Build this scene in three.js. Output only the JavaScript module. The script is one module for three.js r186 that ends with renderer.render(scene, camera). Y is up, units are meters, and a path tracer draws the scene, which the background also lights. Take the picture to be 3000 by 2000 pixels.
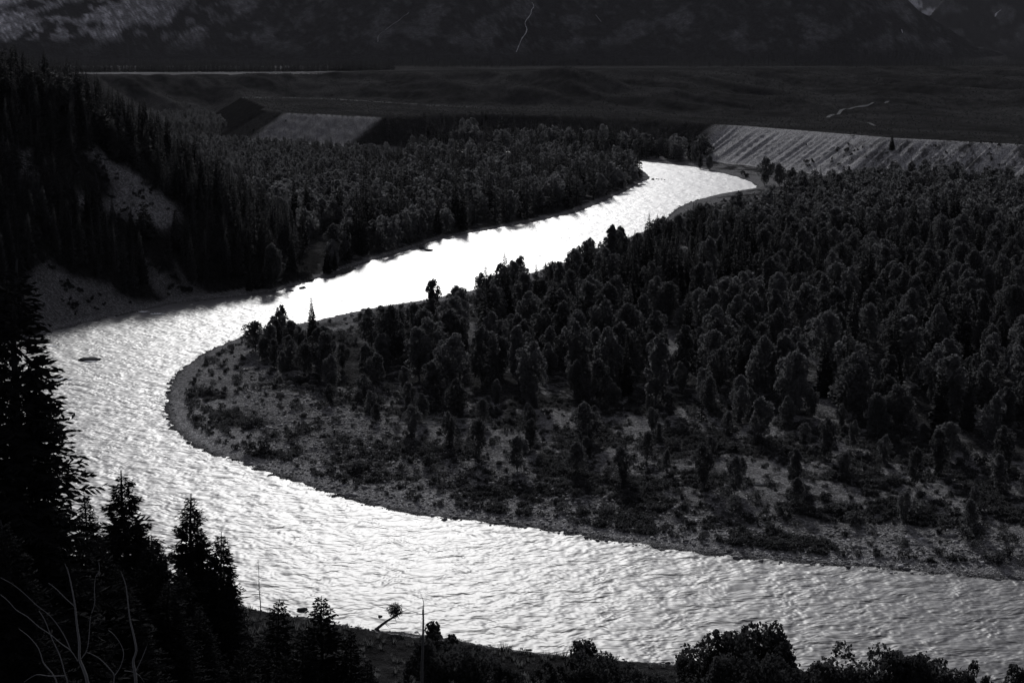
import * as THREE from 'three';
import { mergeGeometries } from 'three/addons/utils/BufferGeometryUtils.js';
import { createNoise2D, createNoise3D } from 'simplex-noise';

// ---------------------------------------------------------------- camera, sky, sun, exposure
const EYE = 65, FOCAL = 4617, HORIZON = 178;                     // metres above the water; pixels of the 3000 x 2000 photograph
const PITCH = Math.atan((1000 - HORIZON) / FOCAL);
const scene = new THREE.Scene();
const camera = new THREE.PerspectiveCamera(2 * Math.atan(1000 / FOCAL) * 180 / Math.PI, 1.5, 1, 40000);
camera.position.set(0, EYE, 0);
camera.rotation.x = -PITCH;

const SUN_AZ = -4 * Math.PI / 180, SUN_EL = 22 * Math.PI / 180;  // behind thin cloud, over the mountains a little to the left
const sunDir = new THREE.Vector3(Math.sin(SUN_AZ) * Math.cos(SUN_EL), Math.sin(SUN_EL), -Math.cos(SUN_AZ) * Math.cos(SUN_EL));
const sun = new THREE.DirectionalLight(new THREE.Color(1, 0.99, 0.975), 3.6);
sun.position.copy(sunDir).multiplyScalar(3000).add(new THREE.Vector3(0, 0, -600));
sun.target.position.set(0, 0, -600);
sun.castShadow = true; sun.shadow.radius = 9; sun.shadow.mapSize.set(4096, 4096);
Object.assign(sun.shadow.camera, { left: -900, right: 900, top: 900, bottom: -900, near: 10, far: 9000 });
scene.add(sun, sun.target);

function rng(seed) { let s = seed | 0; return () => { s = (s + 0x6d2b79f5) | 0; let t = Math.imul(s ^ (s >>> 15), 1 | s); t = (t + Math.imul(t ^ (t >>> 7), 61 | t)) ^ t; return ((t ^ (t >>> 14)) >>> 0) / 4294967296; }; }
const n2 = createNoise2D(rng(11)), n2b = createNoise2D(rng(12)), n3 = createNoise3D(rng(13));
const fbm = (x, y, o = 4, f = n2) => { let s = 0, a = 0.5, k = 1; for (let i = 0; i < o; i++, a *= 0.5, k *= 2.03) s += a * f(x * k + i * 17.3, y * k - i * 9.1); return s; };
const clamp = (x, a, b) => Math.min(b, Math.max(a, x)), lerp = (a, b, t) => a + (b - a) * t, sst = (a, b, x) => { const t = clamp((x - a) / (b - a), 0, 1); return t * t * (3 - 2 * t); };

{ // one hazy sky with thin broken cloud: an even veil, brighter round the veiled sun (CIE standard hazy sky)
  const W = 1024, H = 512, data = new Float32Array(W * H * 4);
  for (let r = 0; r < H; r++) for (let c = 0; c < W; c++) {
    const el = ((r + 0.5) / H - 0.5) * Math.PI, az = ((c + 0.5) / W - 0.5) * 2 * Math.PI;
    const x = Math.cos(el) * Math.cos(az), y = Math.sin(el), z = Math.cos(el) * Math.sin(az);
    const cg = clamp(x * sunDir.x + y * sunDir.y + z * sunDir.z, -1, 1), g = Math.acos(cg);
    let L = (1 - Math.exp(-0.32 / Math.max(y, 0.03))) * (1 + 16 * (Math.exp(-3 * g) - Math.exp(-3 * Math.PI / 2)) + 0.3 * cg * cg);
    const yy = Math.max(y, 0.06) + 0.12, cl = n3(x / yy * 1.1, z / yy * 1.1, 0) * 0.6 + n3(x / yy * 2.6, z / yy * 2.6, 4) * 0.3;
    L *= 0.26 * (1 + 0.22 * cl);
    const o = (r * W + c) * 4;
    data[o] = L * 0.97; data[o + 1] = L * 0.975; data[o + 2] = L * 1.12; data[o + 3] = 1;
  }
  const t = new THREE.DataTexture(data, W, H, THREE.RGBAFormat, THREE.FloatType);
  t.mapping = THREE.EquirectangularReflectionMapping; t.magFilter = t.minFilter = THREE.LinearFilter; t.wrapS = THREE.RepeatWrapping; t.needsUpdate = true;
  scene.background = t; scene.environment = t;
}
const renderer = new THREE.WebGLRenderer({ antialias: true });
renderer.setSize(1024, 682);
renderer.shadowMap.enabled = true;
renderer.toneMapping = THREE.LinearToneMapping;
renderer.toneMappingExposure = 0.95;
scene.fog = new THREE.FogExp2(0xdfe0ea, 5e-6);

// ---------------------------------------------------------------- measuring helpers
const K = 3000 / 2352, cp = Math.cos(PITCH), sp = Math.sin(PITCH);
const ray = (px, py) => { const u = (px - 1500) / FOCAL, v = (1000 - py) / FOCAL; return [u, v * cp - sp, cp + v * sp]; };   // x, y, depth
const at = (px, py, h = 0) => { const [u, y, d] = ray(px, py), t = (h - EYE) / y; return [u * t, d * t]; };                    // [x, depth] on the level h
const P = (list) => list.map(([x, y]) => [x * K, y * K]);                                                                       // outlines are read off at 2352 wide
const toPx = (x, y, d) => { const yy = y - EYE, dc = d * cp - yy * sp, v = d * sp + yy * cp; return [1500 + FOCAL * x / dc, 1000 - FOCAL * v / dc]; };
function inside(poly, x, y) { let c = false; for (let i = 0, j = poly.length - 1; i < poly.length; j = i++) { const [a, b] = poly[i], [e, f] = poly[j]; if ((b > y) !== (f > y) && x < (e - a) * (y - b) / (f - b) + a) c = !c; } return c; }
function lineDist(line, x, y, closed) { let m = 1e18; const n = line.length; for (let i = closed ? 0 : 1, j = closed ? n - 1 : 0; i < n; j = i++) { const ax = line[j][0], ay = line[j][1], bx = line[i][0] - ax, by = line[i][1] - ay, t = clamp(((x - ax) * bx + (y - ay) * by) / (bx * bx + by * by), 0, 1), dx = x - ax - t * bx, dy = y - ay - t * by, q = dx * dx + dy * dy; if (q < m) m = q; } return Math.sqrt(m); }
const fields = new Map();
function sd(poly, x, y) {                                                                                                       // signed distance, negative inside; edges are sorted into cells once
  let f = fields.get(poly);
  if (!f) { const n = poly.length; let x0 = 1e9, y0 = 1e9, x1 = -1e9, y1 = -1e9; for (const [a, b] of poly) { x0 = Math.min(x0, a); x1 = Math.max(x1, a); y0 = Math.min(y0, b); y1 = Math.max(y1, b); } f = { x0, y0, x1, y1, cells: new Map(), e: poly.map((p, i) => { const q = poly[(i + n - 1) % n]; return [q[0], q[1], p[0] - q[0], p[1] - q[1]]; }), C: Math.max(8, Math.min(24, (x1 - x0) / 12)) }; fields.set(poly, f); }
  const C = f.C, cx = Math.floor(x / C), cy = Math.floor(y / C), key = cx * 65536 + cy; let c = f.cells.get(key);
  const dist = (e, px, py) => { const l = e[2] * e[2] + e[3] * e[3], t = l ? clamp(((px - e[0]) * e[2] + (py - e[1]) * e[3]) / l, 0, 1) : 0, dx = px - e[0] - t * e[2], dy = py - e[1] - t * e[3]; return dx * dx + dy * dy; };
  if (!c) { const mx = (cx + 0.5) * C, my = (cy + 0.5) * C, ds = f.e.map((e) => Math.sqrt(dist(e, mx, my))), m = Math.min(...ds); c = { list: f.e.filter((e, i) => ds[i] <= m + C * 1.42), sign: m > C * 0.71 ? (inside(poly, mx, my) ? -1 : 1) : 0 }; f.cells.set(key, c); }
  let m = 1e18; for (const e of c.list) { const q = dist(e, x, y); if (q < m) m = q; }
  return (c.sign || (inside(poly, x, y) ? -1 : 1)) * Math.sqrt(m);
}
function curve(list, n = 4) { const c = new THREE.CatmullRomCurve3(list.map(([x, y]) => new THREE.Vector3(x, y, 0)), false, 'centripetal'); return c.getPoints(list.length * n).map((p) => [p.x, p.y]); }
const lookup = (tab, x) => { let i = 1; while (i < tab.length - 1 && x > tab[i][0]) i++; const a = tab[i - 1], b = tab[i]; const t = clamp((x - a[0]) / (b[0] - a[0]), 0, 1); return a.slice(1).map((v, k) => lerp(v, b[k + 1], t)); };

// ---------------------------------------------------------------- the lie of the land, in metres: x to the right, d away from the camera
const bankOuter = P([[2900, 1640], [2352, 1580], [1900, 1545], [1700, 1533], [1520, 1522], [1400, 1516], [1300, 1508], [1220, 1498], [1130, 1485], [1040, 1470], [940, 1455], [860, 1447], [800, 1440], [740, 1422], [640, 1415], [560, 1395], [400, 1375], [150, 1330], [-100, 1230], [-230, 1050], [-180, 900], [-60, 810], [80, 771], [150, 753], [250, 729], [340, 710], [400, 696], [500, 686], [560, 680], [640, 666], [690, 652], [740, 637], [820, 609], [900, 586], [960, 566], [1000, 552], [1100, 531], [1200, 513], [1280, 498], [1340, 481], [1400, 456], [1440, 437], [1475, 418], [1492, 410], [1485, 398], [1458, 382], [1430, 374], [1400, 369], [1370, 366], [1250, 358], [1050, 349], [900, 341], [840, 337], [700, 328], [600, 322], [450, 316]]);
const bankInner = P([[450, 309], [600, 315], [700, 320], [840, 329], [900, 333], [1050, 341], [1250, 350], [1370, 359], [1420, 366], [1500, 373], [1580, 381], [1640, 393], [1700, 408], [1738, 430], [1700, 437], [1650, 446], [1600, 460], [1560, 476], [1540, 492], [1515, 515], [1440, 548], [1330, 590], [1230, 624], [1150, 651], [1050, 674], [960, 691], [880, 703], [800, 719], [700, 741], [640, 753], [580, 767], [520, 786], [470, 811], [430, 836], [400, 866], [385, 902], [381, 940], [392, 977], [422, 1007], [470, 1036], [540, 1061], [620, 1086], [700, 1113], [800, 1146], [900, 1169], [1000, 1186], [1100, 1198], [1200, 1209], [1300, 1223], [1400, 1241], [1500, 1256], [1600, 1269], [1700, 1279], [1800, 1290], [1900, 1298], [2000, 1305], [2100, 1314], [2200, 1322], [2352, 1331], [2900, 1368]]);
const river = [...curve(bankOuter.map(([x, y]) => at(x, y)), 3), ...curve(bankInner.map(([x, y]) => at(x, y)), 3)];
const islet = P([[755, 635], [800, 628], [818, 617], [812, 613], [790, 615], [760, 622], [748, 630]]).map(([x, y]) => at(x, y));
// bluff that the camera stands on, and the wooded spur across the bend: everything on the outer side of the toe line
const toe = [...P([[2900, 1655], [2352, 1592], [1900, 1555], [1520, 1533], [1220, 1508], [860, 1457], [560, 1402], [150, 1338], [-120, 1240], [-255, 1050], [-200, 890], [-70, 795], [75, 762], [150, 744], [250, 720], [400, 688], [500, 677], [600, 660]]).map(([x, y]) => at(x, y)), [-60, 468], [-63, 520], [-90, 600], [-142, 700], [-228, 880], [-362, 1230], [-700, 2100], [-1600, 2100], [-1600, -400], [900, -400], [900, 60]];
const benchCrest = [[-420, 2600], [-345, 2000], [-232, 1500], [-222, 1400], [-190, 1330], [-95, 1215], [-62, 1262], [-28, 1315], [30, 1260], [74, 1196], [120, 1110], [155, 1054], [182, 980], [213, 893], [266, 818], [345, 690], [430, 600], [900, 500], [4000, 9000], [-420, 9000]];
// upper terrace by azimuth: base depth, base height, crest depth, crest height
const upper = [[-0.42, 2250, 14, 2560, 46], [-0.28, 1950, 17, 2250, 47], [-0.13, 1880, 18, 2160, 47.5], [-0.05, 1560, 22, 1850, 52], [0.04, 1400, 24, 1630, 55], [0.12, 1270, 24.5, 1700, 56], [0.2, 1130, 25, 1900, 57], [0.32, 1000, 26, 1980, 57], [0.5, 930, 27, 1990, 57]];
const nearProfile = [[-1, 0], [0, 0.4], [10, 1.7], [28, 4.3], [68, 20], [108, 37], [138, 49], [163, 61.5], [200, 63], [900, 64]], farProfile = [[-1, 0], [0, 0.4], [4, 2.4], [60, 42], [78, 53], [96, 57], [160, 58.5], [900, 60]];

function land(x, d) {   // height, and what lies there
  const r = sd(river, x, d), o = d < 2200 ? -sd(toe, x, d) : -1, b = d > 560 ? -sd(benchCrest, x, d) : -999, a = x / Math.max(d, 1);
  let h, wild = fbm(x * 0.02, d * 0.02, 3);
  if (r < 0) { h = -clamp(-r * 0.16, 0, 1.8); const i = r > -30 && d > 400 && d < 700 ? sd(islet, x, d) : 9; if (i < 1) h = Math.max(h, 0.18 - 0.25 * i - 0.2); }
  else h = Math.min(r * 0.1, 0.55) + sst(5, 30, r) * 0.9 + sst(3, 14, r) * (wild * 0.9 + 0.25 * n2(x * 0.11, d * 0.16)) + 0.05 * n2(x * 0.6, d * 0.7) * sst(0.5, 4, r);
  let kind = 0;
  if (o > 0) {
    const w = sst(230, 330, d), gully = fbm(x * 0.045 + 5, d * 0.03, 3), s = o + w * gully * 5 * sst(4, 25, o);
    const [hn] = lookup(nearProfile, s), [hf] = lookup(farProfile, s);
    h = Math.max(r > 0 ? 0.25 : -9, lerp(hn, hf, w)) + (1 - w) * 0.3 * fbm(x * 0.12, d * 0.12, 3) * sst(2, 10, o) + w * sst(3, 12, o) * 0.55 * fbm(x * 0.2, d * 0.2, 3);
    kind = w > 0.5 ? 2 : 1;
  }
  if (o <= 0) {
    if (b > -36) {
      const al = lineAlong(x, d), rill = n2b(al * 0.09, 3.1) * 0.3 + n2b(al * 0.24, 8.1) * 0.24 + n2b(al * 0.5, 1.1) * 0.12, t = clamp((b + 36) / 36, 0, 1), face = t < 1 ? Math.sin(Math.PI * t) : 0;
      h = Math.max(h, 22.5 * (t < 0.08 ? t * t / 0.16 : t - 0.04) / 0.96 + face * rill * 2.4 + 0.6 * (1 - t)); kind = 3;
      if (b > 0) { h = 22.5 + 0.5 * fbm(x * 0.02, d * 0.02, 3) * sst(0, 30, b); kind = 4; }
    }
    if (d > 900) {
      const [db, hb0, dc, hc] = lookup(upper, a), u = (d - db) / (dc - db);
      if (u > 0 && (b > 0 || d > 1600)) {
        const sw = fbm(x * 0.012 + d * 0.006, d * 0.0022 - x * 0.004, 3), w2 = sst(0, 0.25, u) * (1 - sst(0.85, 1.05, u));
        h = lerp(h, hc, u > 1 ? 1 : lerp(u, u * u * (3 - 2 * u), 0.7)) + w2 * (sw * 9 + 2.5 * n2b(x * 0.02 + d * 0.012, d * 0.003)); if (d > dc) h = lerp(h, 52.5, sst(dc, 3600, d)) + 0.4 * fbm(x * 0.01, d * 0.01, 2);
        kind = 4;
      }
    }
  }
  return { h, r, o, b, kind, wild };
}
const crestLine = benchCrest.slice(3, 17), crestLen = []; { let s = 0; crestLine.forEach((p, i) => { if (i) s += Math.hypot(p[0] - crestLine[i - 1][0], p[1] - crestLine[i - 1][1]); crestLen.push(s); }); }
function lineAlong(x, d) { let m = 1e18, s = 0; for (let i = 1; i < crestLine.length; i++) { const [ax, ay] = crestLine[i - 1], bx = crestLine[i][0] - ax, by = crestLine[i][1] - ay, t = clamp(((x - ax) * bx + (d - ay) * by) / (bx * bx + by * by), 0, 1), q = (x - ax - t * bx) ** 2 + (d - ay - t * by) ** 2; if (q < m) { m = q; s = crestLen[i - 1] + t * (crestLen[i] - crestLen[i - 1]); } } return s; }
const ground = (x, d) => land(x, d).h;
function hit(px, py, from = 20, to = 6000) { // where a sight line meets the land
  const [u, y, w] = ray(px, py); let t = from / w, p = t;
  while (t * w < to) { if (EYE + y * t < ground(u * t, w * t)) { for (let i = 0; i < 14; i++) { const m = (p + t) / 2; if (EYE + y * m < ground(u * m, w * m)) t = m; else p = m; } return [u * t, w * t]; } p = t; t *= 1.004; }
  return [u * to / w, to];
}
const hit2 = ([x, y], from) => hit(x * K, y * K, from);

// ---------------------------------------------------------------- textures: grain only
function tex(size, fn, srgb) { const d = new Uint8Array(size * size * 4); for (let j = 0; j < size; j++) for (let i = 0; i < size; i++) { const v = clamp(fn(i, j) * 255, 0, 255), o = (j * size + i) * 4; d[o] = d[o + 1] = v; d[o + 2] = v; d[o + 3] = 255; } const t = new THREE.DataTexture(d, size, size); t.wrapS = t.wrapT = THREE.RepeatWrapping; t.magFilter = t.minFilter = THREE.LinearFilter; if (srgb) t.colorSpace = THREE.SRGBColorSpace; t.needsUpdate = true; return t; }
function tileNoise(size, cells, seed) { const r = rng(seed), g = Float32Array.from({ length: cells * cells }, () => r()); return (i, j) => { const x = i / size * cells, y = j / size * cells, x0 = Math.floor(x), y0 = Math.floor(y); let fx = x - x0, fy = y - y0; fx = fx * fx * (3 - 2 * fx); fy = fy * fy * (3 - 2 * fy); const q = (a, b) => g[((b + cells) % cells) * cells + (a + cells) % cells]; return lerp(lerp(q(x0, y0), q(x0 + 1, y0), fx), lerp(q(x0, y0 + 1), q(x0 + 1, y0 + 1), fx), fy); }; }
function stones(size, cells, seed) { // rounded stones packed edge to edge, each with its own tone
  const r = rng(seed), px = [], tone = []; for (let k = 0; k < cells * cells; k++) { px.push([r(), r()]); tone.push(r()); }
  return (i, j) => { const x = i / size * cells, y = j / size * cells, cx = Math.floor(x), cy = Math.floor(y); let d1 = 9, d2 = 9, t = 0; for (let b = -1; b < 2; b++) for (let a = -1; a < 2; a++) { const k = ((cy + b + cells) % cells) * cells + (cx + a + cells) % cells, q = Math.hypot(cx + a + px[k][0] - x, cy + b + px[k][1] - y); if (q < d1) { d2 = d1; d1 = q; t = tone[k]; } else if (q < d2) d2 = q; } return [d2 - d1, t]; };
}
const S = 1024, big = stones(S, 62, 5), fine = tileNoise(S, 512, 6), mid = tileNoise(S, 96, 7), coarse = tileNoise(S, 24, 8);
const gravelTone = tex(S, (i, j) => { const [e, t] = big(i, j); return (0.3 + 0.6 * Math.pow(t, 1.6)) * (e < 0.1 ? 0.55 : 1) * (0.8 + 0.4 * fine(i, j)); });
const gravelRelief = tex(S, (i, j) => { const [e, t] = big(i, j); return Math.min(1, e * 1.7) * (0.35 + 0.65 * t) * 0.8 + 0.2 * fine(i, j); });
const scrubTone = tex(S, (i, j) => 0.22 + 0.75 * Math.pow(mid(i, j) * 0.5 + fine(i, j) * 0.4 + coarse(i, j) * 0.1, 1.4));
const scrubRelief = tex(S, (i, j) => mid(i, j) * 0.55 + fine(i, j) * 0.45);

// ---------------------------------------------------------------- ground sheets
const rows = []; { let d = 6; while (d < 150) { rows.push(d); d += 1.8; } while (d < 700) { rows.push(d); d *= 1.0032; } while (d < 2700) { rows.push(d); d *= 1.005; } while (d < 5600) { rows.push(d); d *= 1.02; } }
const COLS = 600, AMAX = 0.5, NR = rows.length, NC = COLS + 1, cellsInfo = new Array(NR * NC);
const pos = new Float32Array(NR * NC * 3), col = new Float32Array(NR * NC * 3), uvs = new Float32Array(NR * NC * 2), rAt = new Float32Array(NR * NC);
// bare scree and gravel patches, read off the photograph, then laid on the land
const scree = [[[205, 335], [235, 350], [290, 390], [350, 430], [402, 470], [410, 490], [392, 512], [372, 528], [345, 510], [318, 520], [300, 500], [262, 490], [240, 470], [262, 430], [240, 390], [205, 360]], [[45, 350], [72, 352], [80, 400], [62, 420], [48, 395]], [[60, 640], [110, 600], [180, 640], [250, 655], [300, 690], [395, 690], [330, 712], [240, 735], [140, 757], [80, 772], [60, 720]], [[330, 595], [365, 620], [420, 660], [470, 685], [395, 693], [350, 660]], [[395, 600], [430, 640], [510, 680], [450, 690]], [[160, 440], [190, 450], [235, 470], [225, 490], [180, 475]]].map((p) => p.map((q) => hit2(q, 300)));
const bare = [[[480, 832], [560, 802], [605, 850], [650, 900], [705, 955], [640, 985], [560, 945], [500, 895]], [[540, 790], [600, 800], [600, 850], [560, 900], [520, 870]], [[640, 900], [760, 915], [720, 950], [640, 940]], [[760, 960], [900, 990], [900, 1030], [780, 1000]], [[1080, 1005], [1180, 1000], [1190, 1060], [1090, 1050]], [[900, 735], [985, 730], [975, 770], [905, 775]], [[1065, 745], [1110, 748], [1105, 800], [1070, 795]], [[1420, 730], [1500, 745], [1560, 770], [1640, 790], [1620, 820], [1500, 800], [1430, 760]], [[1560, 590], [1600, 600], [1600, 640], [1560, 630]], [[1640, 1050], [1780, 1060], [1830, 1090], [1760, 1110], [1640, 1090]], [[1850, 915], [1930, 925], [1925, 960], [1860, 945]], [[2150, 985], [2210, 990], [2210, 1020], [2150, 1015]], [[1830, 1180], [2150, 1210], [2352, 1250], [2352, 1280], [2100, 1260], [1800, 1220]], [[1540, 485], [1640, 455], [1680, 452], [1640, 480], [1600, 495], [1560, 500]], [[1760, 465], [1800, 470], [1790, 490], [1755, 485]], [[1600, 380], [1740, 410], [1800, 430], [1850, 430], [1830, 415], [1760, 405]]].map((p) => p.map(([x, y]) => at(x * K, y * K, 1)));
const meadow = [[[760, 770], [830, 780], [850, 830], [800, 850], [770, 820]], [[712, 555], [790, 550], [780, 590], [725, 600]], [[1800, 575], [2352, 580], [2352, 600], [1850, 600]], [[2250, 700], [2352, 690], [2352, 735], [2240, 735]], [[640, 255], [900, 262], [880, 300], [620, 300]]].map((p) => p.map(([x, y]) => at(x * K, y * K, 1)));
const spruceStand = P([[1395, 690], [1420, 640], [1560, 600], [1700, 600], [1760, 640], [1700, 700], [1560, 720], [1480, 760], [1400, 760]]).map(([x, y]) => at(x, y, 1));
const near = (polys, x, d, soft) => { let m = 0; for (const p of polys) { if (!p.box) p.box = [Math.min(...p.map((q) => q[0])) - 12, Math.max(...p.map((q) => q[0])) + 12, Math.min(...p.map((q) => q[1])) - 12, Math.max(...p.map((q) => q[1])) + 12]; if (x < p.box[0] || x > p.box[1] || d < p.box[2] || d > p.box[3]) continue; const s = sd(p, x, d); if (s < soft) m = Math.max(m, sst(soft, -soft, s)); } return m; };
const woods = P([[620, 665], [820, 600], [1000, 545], [1280, 490], [1440, 432], [1480, 405], [1440, 378], [1250, 362], [900, 345], [640, 300], [600, 268], [420, 262], [200, 262], [60, 262], [60, 500], [400, 640]]);
const woodsRight = P([[1770, 492], [1850, 452], [1885, 436], [2000, 425], [2352, 418], [2700, 412], [2700, 1080], [2352, 1060], [2150, 1010], [1900, 960], [1500, 930], [1180, 940], [950, 900], [760, 880], [600, 835], [575, 800], [650, 786], [760, 790], [900, 785], [1000, 765], [1150, 722], [1300, 662], [1440, 606], [1560, 556], [1660, 524]]);
for (let j = 0; j < NR; j++) for (let i = 0; i < NC; i++) {
  const d = rows[j], x = (i / COLS * 2 - 1) * AMAX * d, q = land(x, d), k = j * NC + i;
  const under = q.kind === 3 && lineAlong(x, d) > 610 && q.b > -35 && q.b < -1 ? 0.9 : 0; pos.set([x, q.h - under, -d], k * 3); uvs.set([x / 24, d / 24], k * 2); rAt[k] = q.r; cellsInfo[k] = q.kind;
  const f1 = fbm(x * 0.05 + 9, d * 0.05, 4), f2 = fbm(x * 0.35, d * 0.35, 3, n2b);
  let c;
  if (q.kind === 0) {
    const [px, py] = toPx(x, q.h, d), inWood = inside(woods, px, py) || inside(woodsRight, px, py), beach = inside(woods, px, py) ? 1 - sst(0.6, 3, q.r + 3 * f1) : 1 - sst(4, 13, q.r + 6 * f1);
    const g = 0.31, veg = 0.06 + 0.025 * f1;
    let cover = sst(-0.14, 0.14, f1 + 0.7 * f2 + (inWood ? 0.34 : 0.02));                                                     // tufts and mats of low growth between the stones
    cover = Math.max(cover * (1 - beach), 0); cover *= 1 - 0.85 * near(bare, x, d, 3 + 2 * f2);
    c = lerp(g * (1 + 0.25 * f2), veg * (1 + 0.4 * f2), cover); if (d < 300 && beach > 0.2) c = lerp(c, 0.42 * (1 + 0.3 * f2), beach * sst(0.8, 2, q.r));
    const m = near(meadow, x, d, 4); if (m > 0) c = lerp(c, 0.06 + 0.03 * f2, m);
    if (q.r < 1.1 + 1.2 * f2) c = lerp(c, 0.09, sst(1.1 + 1.2 * f2, 0.2, q.r) * 0.8);                                           // wet stones at the water's edge
    if (d > 1300) c = 0.035 + 0.02 * f1;
  } else if (q.kind === 1) c = 0.05 + 0.025 * f1 + 0.025 * f2;
  else if (q.kind === 2) { const m = near(scree, x, d, 2.5 + 3 * f2); const streak = n2b(x * 0.35 - d * 0.1, d * 0.03); c = lerp(0.035 + 0.02 * f2, (q.o > 24 ? 0.4 : 0.25) * (1 + 0.22 * f2 + 0.16 * streak), m); }
  else if (q.kind === 3) {
    const t = clamp((q.b + 36) / 36, 0, 1), s = lineAlong(x, d), open = sst(632, 656, s + 12 * f1), left = sst(72, 86, s) * (1 - sst(214, 224, s));
    const streak = n2b(s * 0.3, t * 1.2) * 0.6 + n2b(s * 0.9, t * 2.4) * 0.4, patchy = sst(775, 855, s), bushes = sst(0.05, 0.35, f2 * 0.6 + f1 + 0.02) * patchy;
    c = lerp((d > 1380 ? 0.02 : 0.045) + 0.02 * f2, 0.5 * (1 + 0.42 * streak) * (1 - 0.7 * bushes), Math.max(open, left * 0.9));
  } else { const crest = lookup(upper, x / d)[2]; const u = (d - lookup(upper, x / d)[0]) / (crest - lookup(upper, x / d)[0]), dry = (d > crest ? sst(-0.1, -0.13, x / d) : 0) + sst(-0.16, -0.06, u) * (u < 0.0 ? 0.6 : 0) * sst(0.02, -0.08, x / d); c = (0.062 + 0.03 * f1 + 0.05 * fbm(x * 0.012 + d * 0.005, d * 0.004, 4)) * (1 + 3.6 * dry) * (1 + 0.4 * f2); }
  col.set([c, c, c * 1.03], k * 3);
}
const gGround = new THREE.BufferGeometry();
const full = []; for (let j = 0; j < NR - 1; j++) for (let i = 0; i < COLS; i++) { const a = j * NC + i; full.push(a, a + 1, a + NC, a + 1, a + NC + 1, a + NC); }
gGround.setAttribute('position', new THREE.BufferAttribute(pos, 3)); gGround.setIndex(full); gGround.computeVertexNormals();
const nrm = gGround.getAttribute('normal').array;
const mGravel = new THREE.MeshPhysicalMaterial({ specularIntensity: 0, vertexColors: true, map: gravelTone, bumpMap: gravelRelief, bumpScale: 0.26, roughness: 0.95 });
const mScrub = new THREE.MeshPhysicalMaterial({ specularIntensity: 0, vertexColors: true, map: scrubTone, bumpMap: scrubRelief, bumpScale: 0.5, roughness: 1 });
function sheet(name, kinds, material) {
  const use = new Map(), idx = [];
  for (let q = 0; q < full.length; q += 6) { if (!kinds.includes(cellsInfo[full[q]])) continue; let deep = rows[Math.floor(full[q] / NC)] < 1100; for (let k = 0; k < 6; k++) if (rAt[full[q + k]] > -14) deep = false; if (deep) continue; for (let k = 0; k < 6; k++) { const v = full[q + k]; if (!use.has(v)) use.set(v, use.size); idx.push(use.get(v)); } }
  const g = new THREE.BufferGeometry(), n = use.size, p = new Float32Array(n * 3), c = new Float32Array(n * 3), u = new Float32Array(n * 2), m = new Float32Array(n * 3);
  for (const [v, w] of use) { for (let k = 0; k < 3; k++) { p[w * 3 + k] = pos[v * 3 + k]; c[w * 3 + k] = col[v * 3 + k]; m[w * 3 + k] = nrm[v * 3 + k]; } u[w * 2] = uvs[v * 2]; u[w * 2 + 1] = uvs[v * 2 + 1]; }
  g.setAttribute('position', new THREE.BufferAttribute(p, 3)); g.setAttribute('color', new THREE.BufferAttribute(c, 3)); g.setAttribute('uv', new THREE.BufferAttribute(u, 2)); g.setAttribute('normal', new THREE.BufferAttribute(m, 3)); g.setIndex(idx);
  const o = new THREE.Mesh(g, material); o.name = name; o.castShadow = o.receiveShadow = true; scene.add(o); return o;
}
const bluffTone = (x, d, q) => { const f1 = fbm(x * 0.05 + 9, d * 0.05, 4), f2 = fbm(x * 0.35, d * 0.35, 3, n2b), t = clamp((q.b + 36) / 36, 0, 1), s = lineAlong(x, d), open = sst(632, 656, s + 12 * f1), patchy = sst(775, 855, s), bushes = sst(0.05, 0.35, f2 * 0.6 + f1 + 0.02) * patchy, streak = n2b(s * 0.3, t * 1.2) * 0.4 + n2b(s * 0.8, t * 1.6) * 0.5 + n2b(s * 1.9, t * 2) * 0.35; return lerp(0.045 + 0.02 * f2, 0.68 * (1 + 0.36 * streak + 0.15 * f2) * (1 - 0.7 * bushes), open); };
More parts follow.
